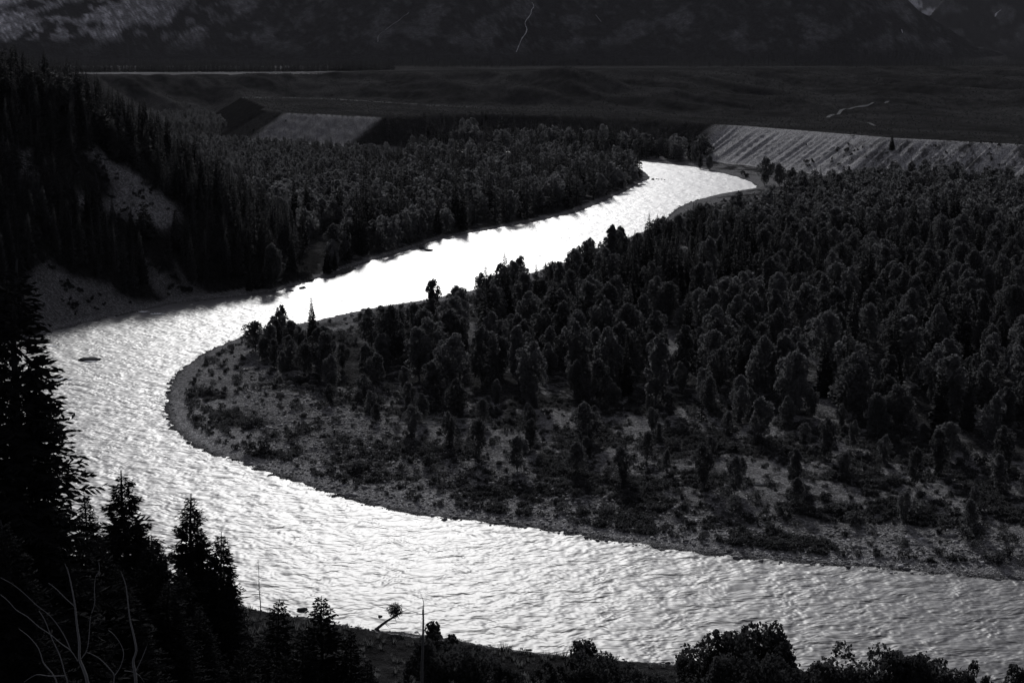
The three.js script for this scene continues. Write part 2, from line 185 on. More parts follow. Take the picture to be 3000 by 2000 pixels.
function fineBluff() { // the big bluff again at four times the detail, its rills cut into it
  const A0 = 0.1, A1 = 0.42, nc = 640, ds = []; { let d = 640; while (d < 1130) { ds.push(d); d += 1.5; } }
  const use = new Map(), p = [], c = [], u = [], idx = [], keep = new Uint8Array(ds.length * (nc + 1)), W = nc + 1;
  for (let j = 0; j < ds.length; j++) for (let i = 0; i <= nc; i++) { const x = lerp(A0, A1, i / nc) * ds[j], b = -sd(benchCrest, x, ds[j]); keep[j * W + i] = b > -39 && b < 2.5 && lineAlong(x, ds[j]) > 585 ? 1 : 0; }
  const vert = (k) => { if (use.has(k)) return use.get(k); const j = Math.floor(k / W), d = ds[j], x = lerp(A0, A1, (k % W) / nc) * d, q = land(x, d), s = lineAlong(x, d), t = clamp((q.b + 36) / 36, 0, 1), cut = Math.sin(Math.PI * t) * (n2b(s * 0.55, 2.2 + t * 0.5) * 0.32 + n2b(s * 1.2, 5 + t * 0.6) * 0.16) * sst(600, 640, s); const tuck = (q.b > 0 ? -0.25 : 0) + (q.b < -36 ? -0.3 : 0) - 0.9 * (1 - sst(588, 610, s)); p.push(x, q.h + cut + tuck + 0.06, -d); u.push(x / 24, d / 24); const v = bluffTone(x, d, q); c.push(v, v, v * 1.03); use.set(k, use.size); return use.size - 1; };
  for (let j = 0; j < ds.length - 1; j++) for (let i = 0; i < nc; i++) { const a = j * W + i, b = a + W; if (keep[a] && keep[a + 1] && keep[b] && keep[b + 1]) { const [q, r, e, t] = [a, a + 1, b, b + 1].map(vert); idx.push(q, r, e, r, t, e); } }
  const g = new THREE.BufferGeometry(); g.setAttribute('position', new THREE.Float32BufferAttribute(p, 3)); g.setAttribute('color', new THREE.Float32BufferAttribute(c, 3)); g.setAttribute('uv', new THREE.Float32BufferAttribute(u, 2)); g.setIndex(idx); g.computeVertexNormals();
  const o = new THREE.Mesh(g, mGravel); o.name = 'gravel_bluff'; o.castShadow = o.receiveShadow = true; scene.add(o); return o;
}
function structure(o, label, category) { o.userData = { kind: 'structure', label, category }; return o; }
structure(sheet('valley_floor', [0], mGravel), 'flat valley floor of grey river gravel and low scrub', 'ground');
structure(sheet('near_slope', [1], mScrub), 'dark grassy slope below the viewpoint, dropping to the river', 'slope');
structure(sheet('hillside', [2], mGravel), 'steep wooded spur with bare scree beside the river bend', 'hillside');
structure(fineBluff(), 'pale eroded gravel bluff above the far river bend', 'bluff');
structure(sheet('terrace_front', [3], mGravel), 'scrubby front of the lower terrace with a small bare bluff', 'terrace');
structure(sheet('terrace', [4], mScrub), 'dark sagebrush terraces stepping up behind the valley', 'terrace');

// ---------------------------------------------------------------- the river
function tileNoise2(w, h, cx, cy, seed) { const r = rng(seed), g = Float32Array.from({ length: cx * cy }, () => r() * 2 - 1); return (i, j) => { const x = i / w * cx, y = j / h * cy, x0 = Math.floor(x), y0 = Math.floor(y); let fx = x - x0, fy = y - y0; fx = fx * fx * fx * (fx * (fx * 6 - 15) + 10); fy = fy * fy * fy * (fy * (fy * 6 - 15) + 10); const q = (a, b) => g[(b % cy) * cx + a % cx]; return lerp(lerp(q(x0, y0), q(x0 + 1, y0), fx), lerp(q(x0, y0 + 1), q(x0 + 1, y0 + 1), fx), fy); }; }
const waveTile = 80, waveTex = (() => { // choppy little waves with short, uneven crests across the current
  const N = 1024, o = [[19, 27, 0.7], [38, 55, 0.8], [80, 113, 0.75], [161, 227, 0.45]].map(([a, b, w], k) => [tileNoise2(N, N, a, b, 400 + k), w]), wx = tileNoise2(N, N, 18, 18, 431), wy = tileNoise2(N, N, 18, 18, 432);
  return tex(N, (i, j) => { const x = (i + 9 * wx(i, j) + N) % N, y = (j + 9 * wy(i, j) + N) % N; let s = 0; for (const [f, w] of o) s += w * f(x, y); return 0.5 + s * 0.24; });
})();
const mWater = new THREE.MeshPhysicalMaterial({ color: new THREE.Color(0.035, 0.035, 0.038), roughness: 0.55, ior: 1.34, bumpMap: waveTex, bumpScale: 0.31 });
{
  const wr = []; let d = 128; while (d < 1330) { wr.push(d); d *= d < 330 ? 1.0034 : 1.006; }
  const WC = 620, use = new Map(), p = [], u = [], idx = [], keep = new Uint8Array(wr.length * (WC + 1));
  for (let j = 0; j < wr.length; j++) for (let i = 0; i <= WC; i++) { const x = (i / WC * 2 - 1) * AMAX * wr[j]; keep[j * (WC + 1) + i] = sd(river, x, wr[j]) < 7 ? 1 : 0; }
  const vert = (k) => { if (use.has(k)) return use.get(k); const j = Math.floor(k / (WC + 1)), i = k % (WC + 1), d = wr[j], x = (i / WC * 2 - 1) * AMAX * d, fade = 1 - sst(250, 520, d) * 0.7; const w = n2(x * 0.16, d * 0.3) * 0.09 + n2b(x * 0.4 + 7, d * 0.62) * 0.05 * fade + n2(x * 0.05, d * 0.08) * 0.05; p.push(x, w - 0.02, -d); u.push(x / waveTile, d / waveTile); use.set(k, use.size); return use.size - 1; };
  for (let j = 0; j < wr.length - 1; j++) for (let i = 0; i < WC; i++) { const a = j * (WC + 1) + i, b = a + WC + 1; if (keep[a] || keep[a + 1] || keep[b] || keep[b + 1]) { const [q, r, s, t] = [a, a + 1, b, b + 1].map(vert); idx.push(q, r, s, r, t, s); } }
  const g = new THREE.BufferGeometry(); g.setAttribute('position', new THREE.Float32BufferAttribute(p, 3)); g.setAttribute('uv', new THREE.Float32BufferAttribute(u, 2)); g.setIndex(idx); g.computeVertexNormals();
  const o = new THREE.Mesh(g, mWater); o.name = 'river'; o.receiveShadow = true; scene.add(o); structure(o, 'wide river shining silver as it winds through the valley', 'river');
}

// ---------------------------------------------------------------- mountains
function mountain(name, label, a0, a1, d0, d1, nc, nr, fn, tone) {
  const p = [], c = [], u = [], idx = [];
  for (let j = 0; j <= nr; j++) for (let i = 0; i <= nc; i++) { const a = lerp(a0, a1, i / nc), d = lerp(d0, d1, Math.pow(j / nr, 1.35)), x = a * d, h = fn(x, d, a); p.push(x, h, -d); u.push(x / 400, d / 400 + h / 400); const t = tone(x, d, a, h); c.push(t, t, t * 1.06); }
  for (let j = 0; j < nr; j++) for (let i = 0; i < nc; i++) { const q = j * (nc + 1) + i, r = q + nc + 1; idx.push(q, q + 1, r, q + 1, r + 1, r); }
  const g = new THREE.BufferGeometry(); g.setAttribute('position', new THREE.Float32BufferAttribute(p, 3)); g.setAttribute('color', new THREE.Float32BufferAttribute(c, 3)); g.setAttribute('uv', new THREE.Float32BufferAttribute(u, 2)); g.setIndex(idx); g.computeVertexNormals();
  const o = new THREE.Mesh(g, new THREE.MeshPhysicalMaterial({ vertexColors: true, map: scrubTone, roughness: 1, specularIntensity: 0 })); o.name = name; o.castShadow = o.receiveShadow = true; scene.add(o); return structure(o, label, 'mountain');
}
const ridged = (x, y) => 1 - Math.abs(n2(x, y));
const m1 = (x, d, a) => { // the nearer massif: benches at its foot, spurs and gullies above, falling away to the right
  const foot = 4550 + 260 * n2(x * 0.0007, 1.5) - 150 * sst(-0.1, 0.05, a), t = d - foot, s = n2(x * 0.0011 + 0.00025 * d, d * 0.0003) * 0.25 + 0.6 + n2b(x * 0.0026 - 0.0006 * d, d * 0.0008) * 0.12 + fbm(x * 0.006, d * 0.006, 3) * 0.06;
  const apron = 0.07 * clamp(t, 0, 520), up = Math.max(0, t - 360) * (0.4 + 0.32 * s); let h = 50 + Math.max(0, apron + up) + (t > 0 ? sst(0, 500, t) * (s - 0.5) * 60 : 0) + 4 * fbm(x * 0.013, d * 0.017, 3) * sst(100, 600, t);
  const cap = lerp(1150, 1, 0) * 1, edge = lookup([[-1, 900], [0.1, 850], [0.19, 600], [0.234, 292], [0.262, 176], [0.29, 108], [0.313, 58], [0.36, 30], [1, 20]], a)[0] + 20 * fbm(x * 0.008, d * 0.002, 3);
  return Math.min(h, edge + 0.05 * h - 1.1 * Math.max(0, t - 360 - (edge - 60) / (0.4 + 0.32 * s)));
};
const rockPatch = (x, h, f) => sst(0.02, 0.22, fbm(x * 0.004 - h * 0.003, h * 0.006 + x * 0.001, 4) + f);
mountain('mountain', 'dark forested mountain slope with pale rock patches behind the terraces', -0.5, 0.42, 4150, 7600, 640, 260, m1, (x, d, a, h) => { const left = sst(-0.12, -0.3, a) * sst(110, 150, h) , r = rockPatch(x, h, -0.06 + 0.16 * left), f = fbm(x * 0.03, h * 0.05 + d * 0.01, 3); const fineRock = sst(0.1, 0.3, fbm(x * 0.014 + 3, h * 0.02 + x * 0.004, 4) - 0.05 + 0.12 * left), crag = sst(0.22, 0.34, fbm(x * 0.03 - h * 0.02, h * 0.035, 3) + 0.12 * left - 0.04); return lerp(0.05 * (1 + 0.6 * f), (0.17 + 0.42 * left) * (1 + 0.8 * f), Math.max(r * 0.8, fineRock * (0.45 + 0.3 * left)) * sst(70, 130, h)) + left * crag * 0.75 * Math.max(r, 0.35 * fineRock); });
const m2 = (x, d, a) => { const t = Math.max(0, d - 6900), s = 0.55 + n2(x * 0.0016, d * 0.0006) * 0.22 + n2b(x * 0.004, d * 0.0015) * 0.1 + fbm(x * 0.006, d * 0.006, 3) * 0.08; const cap = lookup([[0.2, 20], [0.24, 70], [0.255, 205], [0.272, 385], [0.3, 640], [0.36, 1300], [0.6, 1500]], a)[0]; return Math.min(40 + t * (0.45 + 0.4 * s) + 60 * s, cap * (1 + 0.06 * fbm(x * 0.01, d * 0.003, 3)) - 1.1 * Math.max(0, t - (cap - 60) / (0.45 + 0.4 * s))); };
mountain('mountain_001', 'darker rocky mountain flank at the right edge beyond the notch', 0.2, 0.5, 6700, 10500, 260, 160, m2, (x, d, a, h) => { const f = fbm(x * 0.02, h * 0.03, 3); return lerp(0.03, 0.12, rockPatch(x, h, 0.02) * sst(90, 180, h)) * (1 + 0.6 * f); });
const m3 = (x, d, a) => 40 + Math.max(0, d - 10600) * (0.5 + 0.3 * ridged(x * 0.0012, d * 0.0006)) + 40 * fbm(x * 0.004, d * 0.004, 3);
mountain('mountain_002', 'distant grey peak with a snowfield seen through the notch', 0.16, 0.36, 10500, 13500, 140, 120, m3, (x, d, a, h) => { const f = fbm(x * 0.006, h * 0.008, 4); return sst(0.02, 0.1, f - Math.abs(h - 440) / 900 + 0.02) * 0.75 + 0.16 * (1 + 0.5 * f); });
// ---------------------------------------------------------------- building blocks for plants
const grey = (v, r = 1) => new THREE.MeshPhysicalMaterial({ specularIntensity: 0, color: new THREE.Color(v * 0.98, v, v * 1.04), roughness: r, side: THREE.DoubleSide });
const leafy = (v) => new THREE.MeshPhysicalMaterial({ color: new THREE.Color(v * 0.98, v, v * 1.04), roughness: 1, transmission: 0.45, thickness: 0, specularIntensity: 0, side: THREE.DoubleSide });
const V = (x, y, z) => new THREE.Vector3(x, y, z);
class Faces { // loose leaf-sized faces: each an uneven quad with its own normal
  constructor() { this.p = []; this.n = []; this.i = []; }
  quad(a, b, c, d, n) { const k = this.p.length / 3; for (const q of [a, b, c, d]) { this.p.push(q.x, q.y, q.z); this.n.push(n.x, n.y, n.z); } const g = b.clone().sub(a).cross(c.clone().sub(a)); if (g.dot(n) >= 0) this.i.push(k, k + 1, k + 2, k, k + 2, k + 3); else this.i.push(k, k + 2, k + 1, k, k + 3, k + 2); }
  tuft(c, n, s, r) { const t = V(r() - 0.5, r() - 0.5, r() - 0.5).cross(n).normalize(), b = n.clone().cross(t), j = () => s * (0.35 + 0.4 * r()); const tilt = n.clone().multiplyScalar(s * (r() - 0.5) * 0.5); this.quad(c.clone().addScaledVector(t, j()).add(tilt), c.clone().addScaledVector(b, j()), c.clone().addScaledVector(t, -j()).sub(tilt), c.clone().addScaledVector(b, -j()), n); }
  done() { const g = new THREE.BufferGeometry(); g.setAttribute('position', new THREE.Float32BufferAttribute(this.p, 3)); g.setAttribute('normal', new THREE.Float32BufferAttribute(this.n, 3)); g.setIndex(this.i); return g; }
}
function limb(pts, r0, r1, sides = 6) { // tapered, bent stem
  const p = [], n = [], idx = [], m = pts.length; 
  for (let i = 0; i < m; i++) { const t = pts[Math.min(i + 1, m - 1)].clone().sub(pts[Math.max(i - 1, 0)]).normalize(), a = Math.abs(t.y) > 0.9 ? V(1, 0, 0) : V(0, 1, 0), u = a.cross(t).normalize(), w = t.clone().cross(u), r = lerp(r0, r1, i / (m - 1)); for (let k = 0; k < sides; k++) { const q = k / sides * 2 * Math.PI, o = u.clone().multiplyScalar(Math.cos(q)).addScaledVector(w, Math.sin(q)); p.push(pts[i].x + o.x * r, pts[i].y + o.y * r, pts[i].z + o.z * r); n.push(o.x, o.y, o.z); } }
  for (let i = 0; i < m - 1; i++) for (let k = 0; k < sides; k++) { const a = i * sides + k, b = i * sides + (k + 1) % sides; idx.push(a, b, a + sides, b, b + sides, a + sides); }
  for (let k = 2; k < sides; k++) { idx.push(0, k, k - 1); const e = (m - 1) * sides; idx.push(e, e + k - 1, e + k); }
  const g = new THREE.BufferGeometry(); g.setAttribute('position', new THREE.Float32BufferAttribute(p, 3)); g.setAttribute('normal', new THREE.Float32BufferAttribute(n, 3)); g.setIndex(idx); return g;
}
const ball = (r) => { let v; do v = V(r() * 2 - 1, r() * 2 - 1, r() * 2 - 1); while (v.lengthSq() > 1 || v.lengthSq() < 0.01); return v.normalize(); };
function broadleaf(seed, h, w, count, size, { low = 0.18, lobes = 11, stems = 1, sides = 5 } = {}) { // cottonwood, willow, aspen: leafy lobes round a forking stem
  const r = rng(seed), f = new Faces(), wood = [], L = [];
  for (let s = 0; s < stems; s++) {
    const lean = (r() - 0.5) * 0.12 * h, lz = (r() - 0.5) * 0.12 * h, off = stems > 1 ? (r() - 0.5) * w * 0.5 : 0, offz = stems > 1 ? (r() - 0.5) * w * 0.5 : 0, sh = h * (s ? 0.7 + 0.25 * r() : 1);
    const tr = [0, 0.25, 0.5, 0.78].map((t) => V(off * (0.3 + t) + lean * t * t, sh * t, offz * (0.3 + t) + lz * t * t)); wood.push(limb(tr, h * 0.018 / Math.sqrt(stems), h * 0.005, sides));
    for (let k = 0; k < lobes / stems; k++) {
      const t = low + 0.1 + (0.86 - low) * Math.pow((k + r() * 0.7) / (lobes / stems), 0.9), env = Math.pow(Math.sin(Math.PI * clamp((t - low * 0.55) / (1.12 - low * 0.55), 0.04, 1)), 0.7), a = k * 2.4 + r(), rad = w * 0.5 * env * (0.2 + 0.72 * r()) * (t > 0.85 ? 0.45 : 1), rr = w * (0.1 + 0.13 * r()) * (0.5 + 0.55 * env);
      const c = V(off + lean * t * t + Math.cos(a) * rad, sh * t, offz + lz * t * t + Math.sin(a) * rad); L.push([c, rr, rr * (1.05 + 0.5 * r())]);
      const from = V(off * (0.3 + t * 0.6) + lean * t * t * 0.5, sh * t * 0.72, offz * (0.3 + t * 0.6) + lz * t * t * 0.5); wood.push(limb([from, from.clone().lerp(c, 0.5).add(V(0, -0.02 * h, 0)), c], h * 0.006, h * 0.002, 4));
    }
  }
  let tot = 0; const cum = L.map(([, a]) => (tot += a * a));
  for (let k = 0; k < count; k++) { const q = r() * tot, [c, a, b] = L[cum.findIndex((v) => v >= q)], n = ball(r); if (n.y < -0.3 && r() < 0.6) n.y *= -1; const rad = 0.62 + 0.5 * Math.pow(r(), 0.7); const at0 = V(c.x + n.x * a * rad, Math.max(0.02 * h, c.y + n.y * b * rad), c.z + n.z * a * rad); const nn = n.clone().multiplyScalar(0.7).add(ball(r).multiplyScalar(0.75)).normalize(); f.tuft(at0, nn, size * (0.6 + 0.8 * r()), r); }
  return { trunk: mergeGeometries(wood), crown: f.done(), h };
}
function conifer(seed, h, w, tiers, per, { low = 0.06, power = 0.85, spray = 0, droop = 0.22, gap = 0 } = {}) { // spruce or fir: whorls of drooping boughs; spray > 0 sets needled twigs along each bough
  const r = rng(seed), f = new Faces(), tr = [0, 0.3, 0.6, 0.85, 1].map((t) => V((r() - 0.5) * 0.012 * h, h * t, (r() - 0.5) * 0.012 * h)), wood = [limb(tr, h * 0.014, h * 0.0016, 6)];
  for (let k = 0; k < tiers; k++) {
    const t = low + (0.985 - low) * k / tiers, prof = Math.pow(1 - t, power) * (t < 0.16 ? 0.62 + t * 2.4 : 1) + 0.018, n = Math.max(spray ? 6 : 3, Math.round(per * (0.55 + 0.45 * (1 - t))));
    for (let q = 0; q < n; q++) {
      if (r() < gap) continue;
      const a = (q + r() * 0.9) / n * 2 * Math.PI + k * 1.9, len = w * 0.5 * prof * (0.62 + 0.55 * r()), y = h * t + (r() - 0.5) * h / tiers, dir = V(Math.cos(a), 0, Math.sin(a)), side = V(-dir.z, 0, dir.x), up = t > 0.8 ? 0.45 : t > 0.55 ? 0.12 : -0.05;
      const pt = (s) => V(dir.x * len * s, y + len * (up * s - droop * s * s + 0.16 * s * s * s), dir.z * len * s);
      if (!spray) {
        const wd = Math.max(0.1, len * (0.24 + 0.14 * r())), n1 = V(dir.x * 0.5, 0.8, dir.z * 0.5).add(ball(r).multiplyScalar(0.3)).normalize();
        const m = pt(0.55), e = pt(1), b = pt(0.08), hang = V(0, -wd * (0.25 + 0.5 * r()), 0);
        f.quad(b, m.clone().addScaledVector(side, wd).add(hang), e, m.clone().addScaledVector(side, -wd).add(hang), n1);
        f.quad(pt(0.3), pt(0.75).add(V(0, -wd * 0.9, 0)), e.clone().addScaledVector(side, (r() - 0.5) * wd), m.clone().add(V(0, wd * 0.35, 0)), V(dir.x, 0.3, dir.z).normalize());
        if (len > 0.8) for (const sgn of [-1, 1]) { const s0 = pt(0.35 + 0.2 * r()), tip = pt(0.8).addScaledVector(side, sgn * wd * 1.5).add(hang); f.quad(s0, s0.clone().lerp(tip, 0.6).addScaledVector(dir, wd * 0.4), tip, s0.clone().lerp(tip, 0.5).addScaledVector(dir, -wd * 0.4), n1); }
      } else {
        wood.push(limb([pt(0), pt(0.5), pt(1)], 0.012 + len * 0.008, 0.005, 3));
        const twigs = Math.max(4, Math.round(len / spray * 3.2));
        for (let z = 0; z < twigs; z++) { const s = 0.12 + 0.88 * (z + r()) / twigs, o = pt(Math.min(1, s)), sg = z % 2 ? 1 : -1, tl = spray * (1.1 + 1.5 * (1 - s)) * (0.7 + 0.6 * r()) * Math.min(1, 0.3 + len * 0.7), dv = dir.clone().multiplyScalar(0.75).addScaledVector(side, sg * (0.55 + 0.4 * r())).add(V(0, (r() - 0.54) * 1.15, 0)).normalize(), e = o.clone().addScaledVector(dv, tl), wv = dv.clone().cross(V(0, 1, 0)).normalize().multiplyScalar(Math.max(tl * 0.13, 0.045)), nn = V(dir.x * 0.4, 0.85, dir.z * 0.4).add(ball(r).multiplyScalar(0.35)).normalize(), m = o.clone().lerp(e, 0.55);
          f.quad(o, m.clone().add(wv), e, m.clone().sub(wv), nn); if (r() < 0.75) { const vv = V(0, Math.max(tl * 0.13, 0.045), 0); f.quad(o, m.clone().add(vv), e, m.clone().sub(vv), V(dir.x, 0.2, dir.z).normalize()); } }
      }
    }
  }
  return { trunk: mergeGeometries(wood), crown: f.done(), h };
}
const counts = {};
const numbered = (n) => { const k = counts[n] = (counts[n] ?? -1) + 1; return k ? n + '_' + String(k).padStart(3, '0') : n; };
function mesh(name, g, m, parent) { const o = new THREE.Mesh(g, m); o.name = name; o.castShadow = o.receiveShadow = true; parent.add(o); return o; }
function thing(name, label, category, group, x, y, d) { const o = new THREE.Group(); o.name = numbered(name); o.userData = { label, category }; if (group) o.userData.group = group; o.position.set(x, y, -d); scene.add(o); return o; }
const mTwig = grey(0.12), mBark = grey(0.11), mPaleBark = grey(0.24), mConiferBark = grey(0.05), mConifer = [0.028, 0.035, 0.044].map((v) => grey(v)), mLeaf = [0.06, 0.078, 0.1].map((v) => leafy(v)), mWillow = [0.055, 0.075].map((v) => leafy(v));
const mFir = [0.014, 0.018].map((v) => grey(v)), mFirBark = grey(0.03);
const sample = new Map();
function plant(proto, mats, name, label, category, group, x, d, scale, turn, sink = 0.1, wide = 1) { // first one built, the others cloned from it
  const key = proto.id + name, m = mats[Math.floor(turn * 97) % mats.length]; let o = sample.get(key);
  if (!o) { o = new THREE.Group(); mesh('trunk', proto.trunk, mats === mConifer ? mConiferBark : mats === mFir ? mFirBark : mBark, o); mesh('crown', proto.crown, m, o); sample.set(key, o); }
  o = o.clone(); o.children[1].material = m; o.name = numbered(name); o.userData = { label, category }; if (group) o.userData.group = group;
  o.position.set(x, ground(x, d) - sink, -d); o.rotation.set((turn * 37 % 1 - 0.5) * 0.09, turn * 6.283, (turn * 53 % 1 - 0.5) * 0.09); o.scale.set(scale * wide, scale, scale * wide); scene.add(o); return o;
}
let pid = 0; const proto = (p) => Object.assign(p, { id: 'p' + pid++ + '_' });
const many = (n, fn) => Array.from({ length: n }, (_, i) => proto(fn(i)));
const cotton = many(6, (i) => broadleaf(100 + i, 10, [5, 5.6, 4.6, 6.2, 5.4, 4.2][i], 3000, 0.36, { lobes: 24 + 2 * (i % 3), low: 0.02 })), cottonFar = many(4, (i) => broadleaf(140 + i, 10, 6.4 + 0.4 * i, 700, 0.72, { lobes: 15, low: 0, sides: 4 }));
const spruce = many(5, (i) => conifer(200 + i, 16, [4.8, 5.4, 4.4, 6, 5][i], 54, 9, { power: 0.8 })), spruceFar = many(3, (i) => conifer(230 + i, 16, 4.6 + 0.4 * i, 22, 6, { power: 0.8 }));
const willow = many(4, (i) => broadleaf(300 + i, 1.5, [2.6, 3, 2.2, 3.4][i], 420, 0.24, { lobes: 9, low: -0.05, stems: 3, sides: 3 }));

// ---------------------------------------------------------------- where they grow
const pine = many(3, (i) => conifer(260 + i, 14, 6 + i, 30, 8, { power: 0.55, low: 0.12, gap: 0.18, droop: 0.05 }));
const rp = rng(77);
function scatter(poly, spacing, accept, dmin = 150, dmax = 2000) { // evenly spread spots inside an outline of the photograph, laid on the ground
  const c = poly.map(([x, y]) => at(x, Math.max(y, 300), 1)), x0 = Math.min(...c.map((q) => q[0])), x1 = Math.max(...c.map((q) => q[0])), d0 = Math.max(dmin, Math.min(...c.map((q) => q[1]))), d1 = Math.min(dmax, Math.max(...c.map((q) => q[1])));
  const out = [], cell = 12, grid = new Map(), tries = Math.min(60000, (x1 - x0) * (d1 - d0) / (spacing * spacing) * 3.2);
  for (let k = 0; k < tries; k++) { const x = lerp(x0, x1, rp()), d = lerp(d0, d1, rp()); if (Math.abs(x / d) > 0.42) continue; const q = land(x, d), [px, py] = toPx(x, q.h, d); if (!inside(poly, px, py) || q.r < 1.2) continue; const s = accept(x, d, q, px / K, py / K); if (!s) continue; const sp0 = spacing * s, gx = Math.floor(x / cell), gy = Math.floor(d / cell); let ok = true; for (let a = -1; a < 2 && ok; a++) for (let b = -1; b < 2 && ok; b++) for (const o of grid.get((gx + a) + ',' + (gy + b)) ?? []) if ((o.x - x) ** 2 + (o.d - d) ** 2 < (sp0 * 0.5 + o.s * 0.5) ** 2) { ok = false; break; } if (!ok) continue; const o = { x, d, s: sp0, q, px: px / K, py: py / K }; out.push(o); const key = gx + ',' + gy; if (!grid.has(key)) grid.set(key, []); grid.get(key).push(o); }
  return out;
}
const trees = [], shrubs = [];
const stand = (x, d) => fbm(x * 0.012 + 40, d * 0.012, 2);
for (const t of scatter(woods, 6.2, (x, d, q) => (q.kind === 0 && q.o < -3 && near(meadow, x, d, 2) < 0.5 && q.r > 2 ? (d > 900 ? 1.25 : 1) : 0), 440, 1900)) {
  const dark = t.px > 820 ? 0.5 : t.px > 640 ? 0.22 : 0.1, con = rp() < dark + 0.9 * stand(t.x, t.d); trees.push({ ...t, con, h: (con ? 13 + 8 * rp() : 8 + 5 * rp()) * (t.d > 760 && t.px < 930 ? 0.66 : 1) * (t.d > 900 && t.px < 930 && t.q.r < 70 ? 0.5 : 1), zone: 'far' });
}
const behind = P([[880, 325], [1000, 330], [1200, 340], [1400, 352], [1500, 366], [1600, 374], [1640, 350], [1500, 335], [1250, 315], [1000, 300], [900, 300]]);
for (const t of scatter(behind, 7, (x, d, q) => (q.r > 1.5 && q.b < -2 ? 1 : 0), 900, 1400)) { const con = rp() < 0.5; trees.push({ ...t, con, h: con ? 15 + 8 * rp() : 9 + 6 * rp(), zone: 'bend' }); }
const sparse = P([[600, 835], [760, 880], [950, 900], [1180, 940], [1500, 930], [1900, 960], [2150, 1010], [2352, 1060], [2700, 1080], [2700, 1280], [2352, 1240], [1900, 1190], [1500, 1120], [1150, 1080], [900, 990], [700, 920]]);
for (const t of scatter(woodsRight, 5.9, (x, d, q, px, py) => { if (q.kind !== 0 || q.r < 4 || near(bare, x, d, 2) > 0.4 || near(meadow, x, d, 2) > 0.4) return 0; const open = sst(820, 900, py) * sst(1600, 1000, px); return 1 + 0.3 * open - 0.3 * sst(900, 760, px) + (d > 650 ? 0.2 : 0); }, 250, 900)) {
  const grove = near([spruceStand], t.x, t.d, 8), con = rp() < 0.08 + 0.75 * grove + 0.5 * Math.max(0, stand(t.x, t.d)), pf = sst(600, 900, t.px); trees.push({ ...t, con, h: (con ? 12 + 7 * rp() : 6 + 7 * rp()) * lerp(0.62, 1, pf), zone: 'grove' });
}
for (const t of scatter(sparse, 5.6, (x, d, q, px, py) => (q.r > 10 && near(bare, x, d, 2) < 0.4 ? 1 + 0.9 * rp() : 0), 200, 420)) trees.push({ ...t, con: rp() < 0.07, h: 3 + 4.5 * rp(), zone: 'bar' });
const spur = P([[-150, 100], [60, 150], [190, 215], [260, 300], [340, 360], [420, 430], [500, 520], [600, 620], [640, 655], [560, 668], [450, 672], [330, 650], [200, 630], [60, 640], [-150, 720]]);
const screeView = [[[190, 330], [300, 390], [412, 470], [415, 500], [372, 530], [300, 520], [235, 470], [255, 430], [215, 380]], [[60, 650], [120, 610], [250, 655], [400, 690], [240, 735], [80, 772]], [[335, 600], [420, 660], [500, 685], [395, 695]]];
const slopeTrees = []; { const grid = []; for (let k = 0; k < 22000; k++) { const a = -0.42 + 0.33 * rp(), d = 330 + 420 * rp(), x = a * d, q = land(x, d); if (q.kind !== 2 || q.o < 5) continue; if (near(scree, x, d, 2) > 0.35) continue; if (grid.some((g) => (g[0] - x) ** 2 + (g[1] - d) ** 2 < 15)) continue; const [px, py] = toPx(x, q.h, d); if (px < -500) continue; const th = 8 + 7 * rp(), up0 = toPx(x, q.h + th * 0.55, d), up1 = toPx(x, q.h + th * 0.9, d), up2 = toPx(x, q.h + th * 0.25, d); if (screeView.some((p) => [up0, up1, up2].some((u) => inside(p, u[0] / K - 5, u[1] / K) || inside(p, u[0] / K + 5, u[1] / K)))) continue; grid.push([x, d]); slopeTrees.push({ x, d, q, px: px / K, py: py / K, con: true, h: th, zone: 'spur' }); } }
trees.push(...slopeTrees);
for (const t of trees) { t.size = t.h / t.d * (t.con ? 0.8 : 1); t.turn = rp(); t.vis = Math.abs(t.x / t.d) < 0.335; }
